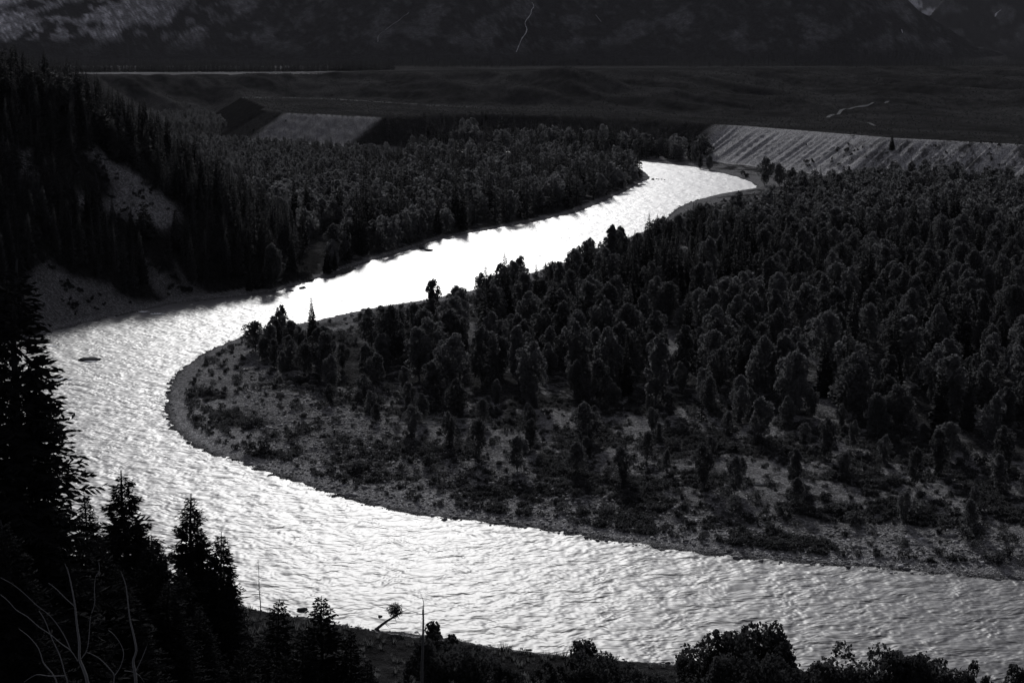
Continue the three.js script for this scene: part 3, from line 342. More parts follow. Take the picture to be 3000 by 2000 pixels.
// individuals: those that show largest; the rest of the wood reads as one mass
const ZONE = {
  far: ['cottonwood in the wide wood across the river, between spur and far bend', 'spruce in the wide wood across the river, between spur and far bend', 'trees of the wood across the river'],
  bend: ['cottonwood in the strip of trees under the far terrace, behind the channel', 'tall spruce in the strip of trees under the far terrace', 'trees under the far terrace'],
  grove: ['cottonwood with rounded crown in the dense grove inside the river bend', 'dark pointed spruce in the grove inside the river bend', 'trees of the grove inside the bend'],
  bar: ['small young cottonwood scattered among shrubs on the gravel point', 'small young spruce scattered among shrubs on the gravel point', 'young trees on the gravel point'],
  spur: ['', 'dark conifer on the steep spur at the left', 'conifers on the spur'],
};
const tones = ['dark', 'grey', 'pale'], tall = (h, a, b) => (h < a ? 'low' : h < b ? 'middling' : 'tall');
function describe(t, con, k) { // look first, then what it stands near
  const kind = con ? 'spruce' : 'cottonwood', look = tall(t.h, ...(con ? [13, 16.5] : [8.5, 11])) + ' ' + tones[k] + ' ' + kind, x = t.px, y = t.py;
  if (t.zone === 'spur') return look + ' on the left spur, ' + (x < 120 ? 'towards the frame edge' : x < 260 ? 'above the lower scree' : x < 420 ? 'around the big scree patch' : 'at its river end') + (y < 300 ? ', high up' : y < 480 ? ', halfway up' : ', low down');
  if (t.zone === 'far') return look + ' across the river, ' + (x < 700 ? 'beside the spur' : x < 900 ? 'behind the floating log' : x < 1100 ? 'behind the long dark rock' : x < 1300 ? 'along the straight far bank' : 'near the wooded point tip') + (t.q.r < 14 ? ', on the bank' : ', back in the wood');
  if (t.zone === 'bend') return look + ' under the far terrace, ' + (x < 1200 ? 'left part' : x < 1420 ? 'middle part' : 'close to the pale bluff');
  if (t.zone === 'bar') return look + ' on the gravel point, ' + (x < 900 ? 'near its left tip' : x < 1200 ? 'by the driftwood heap' : x < 1600 ? 'left of the long log' : x < 1950 ? 'around the long log' : 'towards the right edge');
  return look + ' in the grove, ' + (y > 860 ? 'front row' : y > 720 ? 'second rank' : y > 600 ? 'middle ranks' : 'back ranks') + (x < 760 ? ' at the left tip' : x < 1000 ? ' behind the driftwood heap' : x < 1300 ? ' left of the spruce stand' : x < 1600 ? ' below the spruce stand' : x < 1950 ? ' above the long log' : ' by the right edge');
}
const mass = { cottonwood: [], spruce: [] };
for (const con of [false, true]) {
  const list = trees.filter((t) => t.con === con).sort((a, b) => (b.vis - a.vis) || (b.size - a.size));
  list.forEach((t, i) => {
    if (i < 290 && t.vis) { const far = t.d > 620, set = con ? (far ? spruceFar : spruce) : (far ? cottonFar : cotton), p = set[Math.floor(t.turn * 991) % set.length], z = ZONE[t.zone]; plant(p, con ? mConifer : mLeaf, con ? 'spruce_tree' : 'cottonwood_tree', describe(t, con, Math.floor(t.turn * 97) % 3), 'tree', z[2] + (con ? ', spruces' : ', cottonwoods'), t.x, t.d, t.h / p.h, t.turn, 0.15, 0.85 + 0.35 * rng(i)()); }
    else mass[con ? 'spruce' : 'cottonwood'].push(t);
  });
}
function paint(g, v) { const n = g.getAttribute('position').count; g.setAttribute('color', new THREE.BufferAttribute(new Float32Array(n * 3).fill(v), 3)); return g; }
const mMass = new THREE.MeshPhysicalMaterial({ specularIntensity: 0, vertexColors: true, roughness: 1, side: THREE.DoubleSide }), mMassLeaf = new THREE.MeshPhysicalMaterial({ vertexColors: true, roughness: 1, transmission: 0.45, thickness: 0, specularIntensity: 0, side: THREE.DoubleSide });
function woodland(name, label, category, sets) { // a mass of plants too many to count
  const o = new THREE.Group(); o.name = numbered(name); o.userData = { kind: 'stuff', label, category }; scene.add(o);
  const m4 = new THREE.Matrix4(), qt = new THREE.Quaternion(), up = V(0, 1, 0), c = new THREE.Color();
  for (const [part, protos, list, tone, bark] of sets) protos.forEach((p, k) => {
    const mine = list.filter((t, i) => i % protos.length === k); if (!mine.length) return;
    const g = mergeGeometries([paint(p.trunk.clone(), bark), paint(p.crown.clone(), tone)]), im = new THREE.InstancedMesh(g, /spruce|grass/.test(part) ? mMass : mMassLeaf, mine.length); im.name = part; im.userData.kind = 'stuff'; im.castShadow = im.receiveShadow = true;
    mine.forEach((t, i) => { const s = t.h / p.h, w = s * (0.8 + 0.45 * rp()); im.setMatrixAt(i, m4.compose(V(t.x, t.y ?? t.q.h - 0.12, -t.d), qt.setFromAxisAngle(up, rp() * 6.283), V(w, s, w))); const v = 0.75 + 0.5 * rp(); im.setColorAt(i, c.setRGB(v * 0.98, v, v * 1.04)); });
    o.add(im);
  });
  return o;
}
const split = (l, test) => [l.filter(test), l.filter((t) => !test(t))];
const [cLeft, cRight] = split(mass.cottonwood, (t) => t.zone === 'far' || t.zone === 'bend'), [sLeft, sRight] = split(mass.spruce, (t) => t.zone === 'far' || t.zone === 'bend'), [sSpur, sGrove] = split(sRight, (t) => t.zone === 'spur');
woodland('woodland', 'massed treetops of the wood across the river', 'woodland', [['cottonwood_mass', cottonFar, cLeft, 0.1, 0.1], ['spruce_mass', spruceFar, sLeft, 0.035, 0.05]]);
woodland('woodland', 'massed treetops of the grove inside the river bend', 'woodland', [['cottonwood_mass', cotton.slice(0, 4), cRight.filter((t) => t.d < 560), 0.082, 0.1], ['far_cottonwood_mass', cottonFar, cRight.filter((t) => t.d >= 560), 0.088, 0.1], ['spruce_mass', spruceFar, sGrove, 0.035, 0.05]]);
if (sSpur.length) woodland('woodland', 'massed conifers on the back of the left spur', 'woodland', [['spruce_mass', spruceFar, sSpur, 0.035, 0.05]]);

// shrubs of the gravel point
const point = P([[575, 775], [520, 796], [470, 822], [430, 848], [402, 880], [392, 940], [404, 975], [440, 1005], [560, 1055], [700, 1098], [900, 1152], [1100, 1182], [1300, 1205], [1500, 1238], [1700, 1262], [1900, 1280], [2352, 1315], [2700, 1340], [2700, 1100], [2352, 1060], [1900, 960], [1500, 900], [1180, 920], [950, 900], [760, 870], [620, 835]]);
for (const t of scatter(point, 2.1, (x, d, q) => { if (q.r < 4) return 0; const f = fbm(x * 0.06 + 3, d * 0.06, 3); if (f < -0.14 || near(bare, x, d, 2) > 0.5) return rp() < 0.34 ? 1.5 : 0; return 1.25 - 0.5 * clamp(f, -0.2, 0.5); }, 190, 420)) shrubs.push({ ...t, h: (0.45 + 0.85 * rp() * rp()) * (rp() < 0.12 ? 1.7 : 1), turn: rp() });
const bankStrip = P([[600, 768], [760, 735], [900, 710], [1050, 680], [1150, 660], [1300, 606], [1440, 558], [1560, 500], [1660, 462], [1740, 445], [1800, 470], [1660, 530], [1560, 560], [1440, 610], [1150, 725], [900, 788], [620, 792]]);
for (const t of scatter(bankStrip, 3, (x, d, q) => (q.r > 2.5 && fbm(x * 0.05, d * 0.05, 3) > -0.18 ? 1.1 : 0), 300, 900)) shrubs.push({ ...t, h: 0.5 + 1.2 * rp() * rp(), turn: rp() });
shrubs.sort((a, b) => b.h / b.d - a.h / a.d);
shrubs.forEach((t, i) => { if (i < 290) { const p = willow[i % 4]; plant(p, mWillow, 'willow_shrub', (t.h > 1.15 ? 'tall' : t.h > 0.95 ? 'knee high' : 'small') + (Math.floor(t.turn * 97) % 2 ? ' grey' : ' dark') + ' willow shrub ' + (t.d > 380 ? 'on the grassy inner bank, ' : t.q.r < 9 ? 'close to the water, ' : t.q.r < 22 ? 'behind the shore strip, ' : 'well back on the gravel, ') + (t.px < 700 ? 'at the left tip' : t.px < 1000 ? 'below the driftwood heap' : t.px < 1400 ? 'in mid frame' : t.px < 1800 ? 'around the long log' : t.px < 2100 ? 'right of the long log' : 'by the right edge'), 'shrub', 'willow shrubs on the gravel point', t.x, t.d, t.h / 1.5, t.turn, 0.05, 1.25); } });
const herbs = []; for (let k = 0; k < 60000 && herbs.length < 9000; k++) { const d = 198 + 250 * rp() * rp(), x = (-0.24 + 0.66 * rp()) * d; if (Math.abs(x / d) > 0.4) continue; const [px, py] = toPx(x, 1, d); if (!inside(point, px, py) && !inside(sparse, px, py)) continue; const q = land(x, d); if (q.r < 3.5 || near(bare, x, d, 2) > 0.4) continue; const f = fbm(x * 0.05 + 9, d * 0.05, 4) + 0.7 * fbm(x * 0.35, d * 0.35, 3, n2b); if (f < 0.02 + 0.16 * rp()) continue; herbs.push({ x, d, y: q.h - 0.03, h: 0.22 + 0.4 * rp() * rp() }); }
const herb = many(3, (i) => broadleaf(340 + i, 0.5, 1.1, 46, 0.2, { lobes: 5, low: -0.1, stems: 2, sides: 3 }));
woodland('undergrowth', 'short herbs and seedlings between the stones of the gravel point', 'undergrowth', [['herb_mass', herb, herbs, 0.055, 0.08]]);
woodland('undergrowth', 'low shrubs and tufts covering the gravel point', 'undergrowth', [['shrub_mass', willow, shrubs.slice(290), 0.055, 0.08]]);
// ---------------------------------------------------------------- trees that stand out one by one
const spot = (x, y, from = 200) => hit(x * K, y * K, from);
function lone(p, mats, name, label, category, bx, by, topY, wide = 1, turn = 0.3, from) { const [x, d] = spot(bx, by, from), g = ground(x, d), [, ry, rw] = ray(bx * K, topY * K), top = EYE + ry * d / rw; return plant(p, mats, name, label, category, null, x, d, (top - g) / p.h, turn, 0.1, wide); }
lone(cotton[3], mLeaf, 'cottonwood_tree', 'squat dense cottonwood at the water edge, first tree of the point', 'tree', 586, 806, 740, 1.3, 0.11);
lone(cotton[5], mLeaf, 'cottonwood_tree', 'slender upright poplar standing at the water edge beside the squat cottonwood', 'tree', 646, 775, 698, 0.8, 0.41);
lone(cotton[2], mLeaf, 'cottonwood_tree', 'bushy low tree right of the slender poplar at the water edge', 'tree', 668, 776, 735, 1.5, 0.72);
lone(cotton[2], mLeaf, 'cottonwood_tree', 'tapered cottonwood alone on the grassy bank in mid bend', 'tree', 993, 735, 643, 0.9, 0.22);
lone(cotton[0], mLeaf, 'cottonwood_tree', 'round topped cottonwood pair member, left one on the bank in mid bend', 'tree', 1103, 690, 628, 1, 0.52);
lone(cotton[4], mLeaf, 'cottonwood_tree', 'round topped cottonwood pair member, right one on the bank in mid bend', 'tree', 1127, 690, 630, 0.9, 0.82);
lone(cotton[1], mLeaf, 'cottonwood_tree', 'tall ragged cottonwood overlapping the shining river in mid bend', 'tree', 1192, 690, 592, 0.85, 0.63);
lone(cotton[3], mLeaf, 'cottonwood_tree', 'wide cottonwood just left of the tall ragged one', 'tree', 1168, 690, 612, 0.9, 0.13);
lone(spruce[3], mConifer, 'spruce_tree', 'small lone spruce on the bank between two cottonwood clumps', 'tree', 1253, 655, 598, 0.9, 0.35);
lone(cotton[5], mLeaf, 'cottonwood_tree', 'tall columnar cottonwood rising highest against the water, left of the spruces', 'tree', 1408, 635, 514, 0.9, 0.2);
lone(cotton[2], mLeaf, 'cottonwood_tree', 'tall narrow cottonwood just right of the highest columnar one', 'tree', 1428, 632, 522, 0.8, 0.9);
lone(spruce[1], mConifer, 'spruce_tree', 'dark spike topped spruce against the far water, in the spruce stand', 'tree', 1470, 640, 532, 1, 0.15);
lone(spruce[0], mConifer, 'spruce_tree', 'thin dark spruce next to the spike topped one in the stand', 'tree', 1484, 645, 522, 0.8, 0.65);
lone(cotton[3], mLeaf, 'cottonwood_tree', 'broad cottonwood between the dark spruces at the far water', 'tree', 1510, 600, 512, 0.9, 0.7);
lone(spruce[2], mConifer, 'spruce_tree', 'tall dark spruce at the narrow gravel shore of the upper bend', 'tree', 1550, 610, 495, 1.1, 0.4);
lone(cotton[1], mLeaf, 'cottonwood_tree', 'dark round tree at the foot of the pale bluff, left of its clump', 'tree', 1757, 426, 362, 1.1, 0.3);
lone(cotton[4], mLeaf, 'cottonwood_tree', 'round tree at the foot of the pale bluff, right of its clump', 'tree', 1792, 428, 376, 1.1, 0.55);
lone(cotton[0], mLeaf, 'cottonwood_tree', 'low round tree spreading below the bluff, last of its clump', 'tree', 1818, 430, 386, 1, 0.75);
lone(willow[0], mWillow, 'willow_shrub', 'round bush on the shore at the foot of the pale bluff', 'shrub', 1711, 407, 394, 1, 0.25);
lone(cotton[2], mLeaf, 'cottonwood_tree', 'small upright tree on the far shore at the left foot of the bluff', 'tree', 1609, 388, 356, 0.9, 0.5);
lone(cotton[4], mLeaf, 'cottonwood_tree', 'small rounded tree on the far shore right beside the upright one', 'tree', 1630, 390, 358, 1.2, 0.15);
lone(spruce[4], mConifer, 'spruce_tree', 'lone dark spruce halfway up the pale bluff', 'tree', 2049, 345, 306, 1.4, 0.35);
lone(spruce[1], mConifer, 'spruce_tree', 'lone dark spruce on the lower terrace edge above the far wood', 'tree', 1116, 275, 256, 1.6, 0.75);
[[572, 668, 606], [590, 664, 596], [604, 662, 610], [752, 628, 560], [770, 622, 572]].forEach(([x, b, t], i) => lone(spruce[i], mConifer, 'spruce_tree', ['first dark spruce at the river foot of the spur', 'second, taller dark spruce at the river foot of the spur', 'third dark spruce at the river foot of the spur', 'dark spruce on the far bank just behind the floating log', 'shorter spruce on the far bank right of the floating log'][i], 'tree', x, b, t, 1.1, i * 0.23 % 1));
lone(spruce[2], mConifer, 'spruce_tree', 'pointed conifer in front of the big scree patch, left of the pine', 'tree', 262, 548, 450, 1.2, 0.4, 300);
lone(pine[1], mConifer, 'pine_tree', 'bushy pine in front of the big scree patch', 'tree', 332, 552, 462, 1.3, 0.2, 300);
lone(spruce[0], mConifer, 'spruce_tree', 'slim conifer squeezed between the pine and the pointed conifer on the scree', 'tree', 300, 545, 473, 1, 0.6, 300);
lone(spruce[3], mConifer, 'spruce_tree', 'conifer at the lower right corner of the big scree patch', 'tree', 402, 570, 478, 1.1, 0.6, 300);
[[8, 205, 112], [35, 215, 140], [72, 230, 143], [100, 240, 160], [128, 238, 158], [150, 255, 168], [188, 268, 196], [210, 290, 225], [238, 330, 242], [262, 352, 268], [290, 372, 288]].forEach(([x, b, t], i) => lone(pine[i % 3], mConifer, 'pine_tree', ['tall dark pine at the left frame edge on the ridge', 'second pine from the left on the spur ridge', 'pine with a ragged top on the spur ridge, third from the left', 'fourth pine from the left on the spur ridge', 'fifth pine from the left on the spur ridge', 'sixth pine on the spur ridge, under the pale terrace line', 'seventh pine on the spur ridge, where it starts to drop', 'eighth pine on the falling spur ridge', 'ninth pine on the falling spur ridge', 'tenth pine on the falling spur ridge', 'lowest of the eleven pines along the spur ridge'][i], 'tree', x, b, t, 1.2, i * 0.17 % 1, 300));

// ---------------------------------------------------------------- foreground conifers, shrubs and dead wood below the viewpoint
const fir = many(4, (i) => conifer(500 + i, 18, [8.6, 9.4, 8.2, 7.2][i], 64, 13, { spray: [0.3, 0.32, 0.28, 0.26][i], power: 0.86, droop: [0.2, 0.3, 0.12, 0.18][i], gap: 0.1 })), firSmall = many(2, (i) => conifer(520 + i, 7, 3.6, 34, 8, { spray: 0.22, power: 0.75, droop: 0.08, low: 0.03 }));
function standing(p, mats, name, label, category, tx, ty, d, wide = 1, turn = 0.3) { const [u, ry, rw] = ray(tx * K, ty * K), x = u * d / rw, top = EYE + ry * d / rw, g = ground(x, d); return plant(p, mats, name, label, category, null, x, d, (top - g) / p.h, turn, 0.15, wide); }
[[-38, 590, 58, 0, 0.8, 'tallest foreground fir, its boughs reaching in from the left edge'], [44, 985, 74, 1, 0.95, 'broad fir behind the tallest one at the left edge, long bough pointing at the water'], [198, 1122, 98, 3, 0.75, 'thin open topped fir between two broad foreground firs'], [290, 1078, 92, 0, 0.95, 'pointed foreground fir, second sharp peak from the left against the water'], [440, 1124, 100, 2, 0.85, 'sharp tipped foreground fir, rightmost tall spire against the water'], [497, 1212, 97, 1, 0.72, 'rounded fir at the shoulder of the rightmost spire'], [528, 1312, 103, 3, 0.7, 'low fir at the right end of the dark foreground stand'], [375, 1232, 104, 3, 0.7, 'short fir top peeking between the two sharp spires'], [70, 1130, 66, 1, 0.9, 'dense dark fir filling the lower left corner'], [345, 1225, 84, 1, 0.85, 'dark fir in front of the short peeking one'], [235, 1215, 80, 0, 0.9, 'dark fir below the thin open topped one'], [20, 1180, 50, 2, 1, 'near black fir at the bottom left edge'], [420, 1300, 88, 0, 0.9, 'dark fir below the rightmost spire'], [170, 1330, 66, 3, 1.1, 'black fir low in the left corner behind the bare branches'], [300, 1350, 70, 1, 1, 'black fir low behind the bare shrubs'], [465, 1390, 86, 2, 1, 'black fir at the foot of the foreground stand'], [520, 1440, 96, 0, 1, 'black fir under the low right end of the stand'], [60, 1300, 56, 0, 1.1, 'black fir low at the left edge behind the arched bare stem'], [250, 1290, 76, 2, 1, 'black fir between the thin one and the pointed one, low down'], [385, 1330, 80, 3, 1.2, 'black fir low between the two spires'], [130, 1240, 70, 2, 1.1, 'black fir low right of the broad one with the long bough']].forEach(([x, y, d, k, w, label], i) => standing(fir[k], mFir, 'fir_tree', label, 'tree', x, y, d, w * 1.42, (i * 0.37) % 1));
[[625, 1374, 116, 0, 1.15, 'small fir beside the bare sapling on the bank'], [737, 1364, 104, 1, 1.25, 'small full fir in the middle of the lower bank'], [800, 1436, 103, 0, 0.9, 'little fir tucked right of the small full fir'], [690, 1440, 100, 1, 1.2, 'little fir left of the small full fir, low on the bank'], [600, 1460, 102, 0, 1.3, 'little dark fir under the bare sapling'], [560, 1480, 84, 1, 1.3, 'little dark fir at the right foot of the stand'], [845, 1505, 100, 1, 1.1, 'little fir at the bottom edge below the leaning tree'], [650, 1500, 84, 0, 1.4, 'little dark fir at the bottom edge, left of the full fir']].forEach(([x, y, d, k, w, label], i) => standing(firSmall[k], mFir, 'fir_tree', label, 'tree', x, y, d, w, (i * 0.31) % 1));
const aspen = many(4, (i) => broadleaf(600 + i, 8, [6, 7, 5, 6.5][i], [5200, 6000, 4200, 3600][i], 0.26, { lobes: 20, low: 0.05, stems: 2 + i % 2 }));
const mAspen = [0.03, 0.038].map((v) => leafy(v));
[[1008, 1438, 132, 2, 0.9, 'leafy bush beside the dead snag at the bottom'], [955, 1462, 128, 0, 0.7, 'dark bush left of the dead snag'], [1060, 1478, 128, 1, 0.9, 'dark bush right of the leafy one, low on the bank'], [1330, 1466, 132, 0, 0.75, 'round topped tree alone on the bottom edge, mid frame'], [1372, 1492, 128, 1, 0.8, 'lower shoulder bush right of the round topped tree'], [1285, 1510, 126, 2, 0.8, 'low bush left of the round topped tree'], [1606, 1492, 134, 2, 0.9, 'leftmost bush of the big bottom right thicket'], [1682, 1446, 134, 1, 0.85, 'tallest crown of the big bottom right thicket'], [1742, 1462, 133, 3, 0.7, 'open twiggy crown right of the tallest one in the thicket'], [1806, 1462, 131, 0, 0.85, 'dense crown at the right end of the big thicket'], [1645, 1500, 128, 0, 0.9, 'low dark bush in front of the tallest crown'], [1760, 1505, 126, 1, 0.9, 'low dark bush in front of the open crown'], [1905, 1512, 130, 2, 0.9, 'small bush starting the second bottom right thicket'], [1960, 1500, 130, 3, 0.8, 'thin twiggy bush of the second thicket'], [2002, 1480, 131, 3, 0.8, 'tallest light crown of the second thicket'], [2052, 1500, 128, 0, 0.9, 'dark crown right of the tall light one in the second thicket'], [2118, 1512, 128, 1, 0.85, 'wide dark crown of the second thicket'], [2180, 1535, 126, 2, 0.8, 'low crown at the right end of the second thicket'], [2228, 1522, 127, 2, 0.6, 'pointed bush near the bottom right corner'], [2352, 1535, 126, 0, 0.7, 'bush cut by the right frame edge'], [1480, 1538, 124, 1, 0.9, 'low bush between the round topped tree and the big thicket'], [1180, 1530, 122, 0, 0.9, 'low bush on the bottom edge between snag and round topped tree']].forEach(([x, y, d, k, w, label], i) => standing(aspen[k], mAspen, 'aspen_tree', label, 'tree', x, y, d, w, (i * 0.43) % 1));

const toWorld = (px, py, d) => { const [u, ry, rw] = ray(px, py); return V(u * d / rw, EYE + ry * d / rw, -d); };
const smooth = (pts, n = 3) => new THREE.CatmullRomCurve3(pts, false, 'centripetal').getPoints((pts.length - 1) * n);
// bare pale shrubs close to the viewpoint: stems and branches follow the photograph, rooted in the slope below
const Z = 600 / 2352, zp = ([x, y], d) => toWorld(x * Z, 1600 + y * Z, d);
[['bare pale shrub with a forked stem in the lower left corner', 28, [[[1000, 1568], [950, 1400], [910, 1300], [905, 1100], [880, 920], [855, 680], [820, 480], [780, 300], [740, 200]], [[890, 1320], [810, 1200], [700, 1120], [570, 1010], [440, 925], [310, 810], [180, 730], [90, 630], [0, 555]], [[805, 1190], [750, 1060], [660, 910], [560, 790], [420, 680], [260, 530], [130, 430], [0, 360]], [[930, 1290], [990, 1200], [1020, 1000], [1035, 810], [1083, 660], [1080, 500], [1095, 350], [1135, 280], [1130, 180]], [[850, 690], [740, 590], [640, 490], [550, 420]]]],
 ['small bare shrub with an arched twig at the bottom left', 28.6, [[[1300, 1568], [1305, 1480], [1240, 1390], [1150, 1300], [1090, 1260], [980, 1210]], [[1310, 1485], [1370, 1400], [1415, 1250], [1390, 1140], [1300, 1010], [1240, 965]]]],
 ['tall thin bare stem right of the forked shrub', 29.2, [[[1555, 1568], [1545, 1450], [1525, 1320], [1560, 1200], [1530, 1020], [1490, 850], [1465, 650], [1440, 450], [1390, 300]], [[1540, 1450], [1600, 1490], [1650, 1560]], [[1540, 1450], [1480, 1435], [1420, 1430]], [[1545, 1450], [1620, 1300], [1680, 1150]]]],
 ['bare leaning stem left of the forked shrub', 27.4, [[[770, 1568], [745, 1480], [680, 1250], [600, 1080], [500, 830], [440, 740]], [[745, 1485], [560, 1490], [410, 1475], [270, 1560]]]],
 ['low arched bare stem nearest the left corner', 27.8, [[[640, 1540], [500, 1350], [480, 1300], [440, 1180], [340, 1050], [210, 945]]]]].forEach(([label, d, lines]) => {
  const root = zp(lines[0][0], d), gy = ground(root.x, d), o = thing('bare_shrub', label, 'shrub', null, root.x, gy, d), loc = (v) => v.sub(o.position);
  lines.forEach((l, i) => { const pts = l.map((q, k) => loc(zp(q, d + (i ? (k / l.length) * (i % 2 ? 0.8 : -0.8) : 0)))); if (!i) pts.unshift(V((rp() - 0.5) * 0.4, -0.1, 0)); mesh(i ? 'branch' : 'stem', limb(smooth(pts), i ? 0.009 : lines.length > 3 ? 0.036 : 0.014, 0.005, 6), mTwig, o); });
});
{ // bare sapling on the bank, against the water
  const [x, d] = spot(598, 1409, 60), g = ground(x, d), top = toWorld(598 * K, 1282 * K, d).y, h = top - g, o = thing('bare_sapling', 'bare thin sapling standing against the water on the near bank', 'tree', null, x, g, d), r = rng(61);
  mesh('trunk', limb([0, 0.2, 0.45, 0.7, 1].map((t) => V((r() - 0.5) * 0.12 - 0.12 * t, h * t - 0.05 * (t === 0), (r() - 0.5) * 0.1)), 0.075, 0.015, 6), mBark, o);
  for (let k = 0; k < 46; k++) { const t = 0.25 + 0.74 * r(), a = r() * 6.283, l = (0.9 - 0.5 * t) * (0.4 + 0.8 * r()), b = V(-0.12 * t, h * t, 0), e = b.clone().add(V(Math.cos(a) * l, l * (0.15 + 0.6 * r()), Math.sin(a) * l)); mesh('twig', limb([b, b.clone().lerp(e, 0.5).add(V(0, -0.04, 0)), e], 0.018, 0.007, 4), mBark, o); }
}
{ // dead snag with a forked tip
  const d = 118, b = toWorld(970 * K, 1560 * K, d), g = ground(b.x, d), o = thing('dead_snag', 'tall dead snag with a forked tip rising from the bottom edge', 'snag', null, b.x, g, d), loc = (x, y) => toWorld(x * K, y * K, d).sub(o.position);
  mesh('trunk', limb(smooth([V(0, -0.1, 0), loc(969, 1540), loc(971, 1480), loc(972, 1430), loc(972, 1400)]), 0.13, 0.06, 7), mBark, o);
  mesh('fork', limb(smooth([loc(972, 1402), loc(973, 1385), loc(969, 1370)]), 0.045, 0.012, 5), mBark, o); mesh('fork', limb([loc(972, 1425), loc(970, 1410), loc(970, 1390)], 0.04, 0.012, 5), mBark, o);
}
{ // leaning tree that still holds one round tuft of foliage
  const [x, d] = spot(861, 1446, 60), g = ground(x, d), o = thing('leaning_tree', 'half fallen tree leaning over the water with one round leafy tuft', 'tree', null, x, g, d), loc = (px, py) => toWorld(px * K, py * K, d).sub(o.position), r = rng(62);
  mesh('trunk', limb(smooth([V(-0.3, -0.3, 0), loc(875, 1436), loc(890, 1425), loc(905, 1416), loc(916, 1409)]), 0.2, 0.09, 7), mBark, o);
  for (const [a, b, c, e] of [[916, 1409, 940, 1398], [914, 1411, 934, 1408], [908, 1415, 918, 1424], [905, 1416, 912, 1428], [885, 1430, 897, 1440], [883, 1431, 893, 1442], [918, 1409, 928, 1404], [910, 1413, 905, 1398]]) mesh('branch', limb([loc(a, b), loc((a + c) / 2, (b + e) / 2 - 1).add(V(0, 0, (r() - 0.5) * 0.6)), loc(c, e).add(V(0, 0, (r() - 0.5)))], 0.04, 0.012, 4), mBark, o);
  const f = new Faces(), c = loc(907, 1402), R = loc(924, 1402).x - c.x; for (let k = 0; k < 1100; k++) { const n = ball(r), q = R * (0.3 + 0.75 * Math.pow(r(), 0.6)) * (1 + 0.3 * n2(n.x * 2.2, n.y * 2.2 + n.z)); f.tuft(c.clone().addScaledVector(n, q), n.clone().add(ball(r).multiplyScalar(0.8)).normalize(), 0.13, r); } mesh('crown', f.done(), mAspen[1], o);
}
// grass along the near bank
{ const f = new Faces(), r = rng(63); for (let k = 0; k < 26; k++) { const a = k / 26 * 6.283, l = 0.25 + 0.3 * r(), b = V(Math.cos(a) * 0.2 * r(), 0, Math.sin(a) * 0.2 * r()), e = b.clone().add(V(Math.cos(a) * 0.2, l, Math.sin(a) * 0.2)), s = V(-Math.sin(a) * 0.03, 0, Math.cos(a) * 0.03); f.quad(b.clone().sub(s), b.clone().add(s), e.clone().addScaledVector(s, 0.3), e, V(Math.cos(a) * 0.4, 0.9, Math.sin(a) * 0.4).normalize()); }
  const list = []; for (let k = 0; k < 5200; k++) { const d = 105 + 75 * r(), x = (r() - 0.5) * 0.8 * d, q = land(x, d); if (q.kind === 1 && q.r > 0.8 && fbm(x * 0.1, d * 0.1, 2) > -0.25) list.push({ x, d, y: q.h - 0.03, h: 0.35 + 0.5 * r() }); }
  const g = f.done(), tuft = { trunk: g, crown: g, h: 0.5 }; woodland('grass', 'dry grass tufts on the near bank', 'grass', [['grass_tufts', [tuft], list, 0.07, 0.07]]); }

// ---------------------------------------------------------------- stones and drift wood
function boulder(seed, flat = 0.6) { const g = new THREE.IcosahedronGeometry(1, 2), p = g.getAttribute('position'), v = V(0, 0, 0); for (let i = 0; i < p.count; i++) { v.fromBufferAttribute(p, i); const k = 1 + 0.28 * n3(v.x * 1.1 + seed, v.y * 1.1, v.z * 1.1) + 0.1 * n3(v.x * 3, v.y * 3 + seed, v.z * 3); p.setXYZ(i, v.x * k, v.y * k * flat, v.z * k); } g.computeVertexNormals(); return g; }
const rocks = [0, 1, 2, 3].map((i) => boulder(i * 7.7, 0.5 + 0.12 * i)), mRock = [grey(0.07, 0.7), grey(0.12, 0.8)], mPaleRock = grey(0.3, 0.9);
[[205, 826, 1.6, 'dark flat boulder splashed white by the current in the wide bend', 0.3], [695, 662, 0.9, 'dark low boulder in the water near the left bank', 0.5], [669, 668, 0.45, 'small boulder left of the low one near the left bank', 0.4], [968, 571, 0.8, 'dark rounded boulder just off the far bank', 0.6], [984, 575, 1.5, 'long dark rock breaking the surface off the far bank', 0.3], [694, 1400, 0.4, 'small dark rock in the water off the near bank', 0.5], [1500, 413, 0.9, 'dark rock at the tip of the wooded point', 0.7], [873, 1416, 0.2, 'pebble sized rock beside the leaning tree', 0.5]].forEach(([x, y, s, label, f], i) => { const [wx, wd] = at(x * K, y * K), o = mesh(numbered('boulder'), rocks[i % 4], mRock[0], scene); o.position.set(wx, s * f * 0.25, -wd); o.scale.set(s * 1.5, s * f * 1.6, s); o.rotation.y = i * 1.3; o.userData = { label, category: 'boulder' }; });
[[1508, 411], [1513, 412], [1520, 412], [1527, 413], [1536, 412]].forEach(([x, y], i) => { const [wx, wd] = at(x * K, y * K), o = mesh(numbered('boulder'), rocks[i % 4], mRock[0], scene); o.position.set(wx, 0.05, -wd); o.scale.setScalar(0.55 - 0.06 * i); o.userData = { label: 'small rock in the string of rocks off the wooded point', category: 'boulder', group: 'string of rocks off the wooded point' }; });
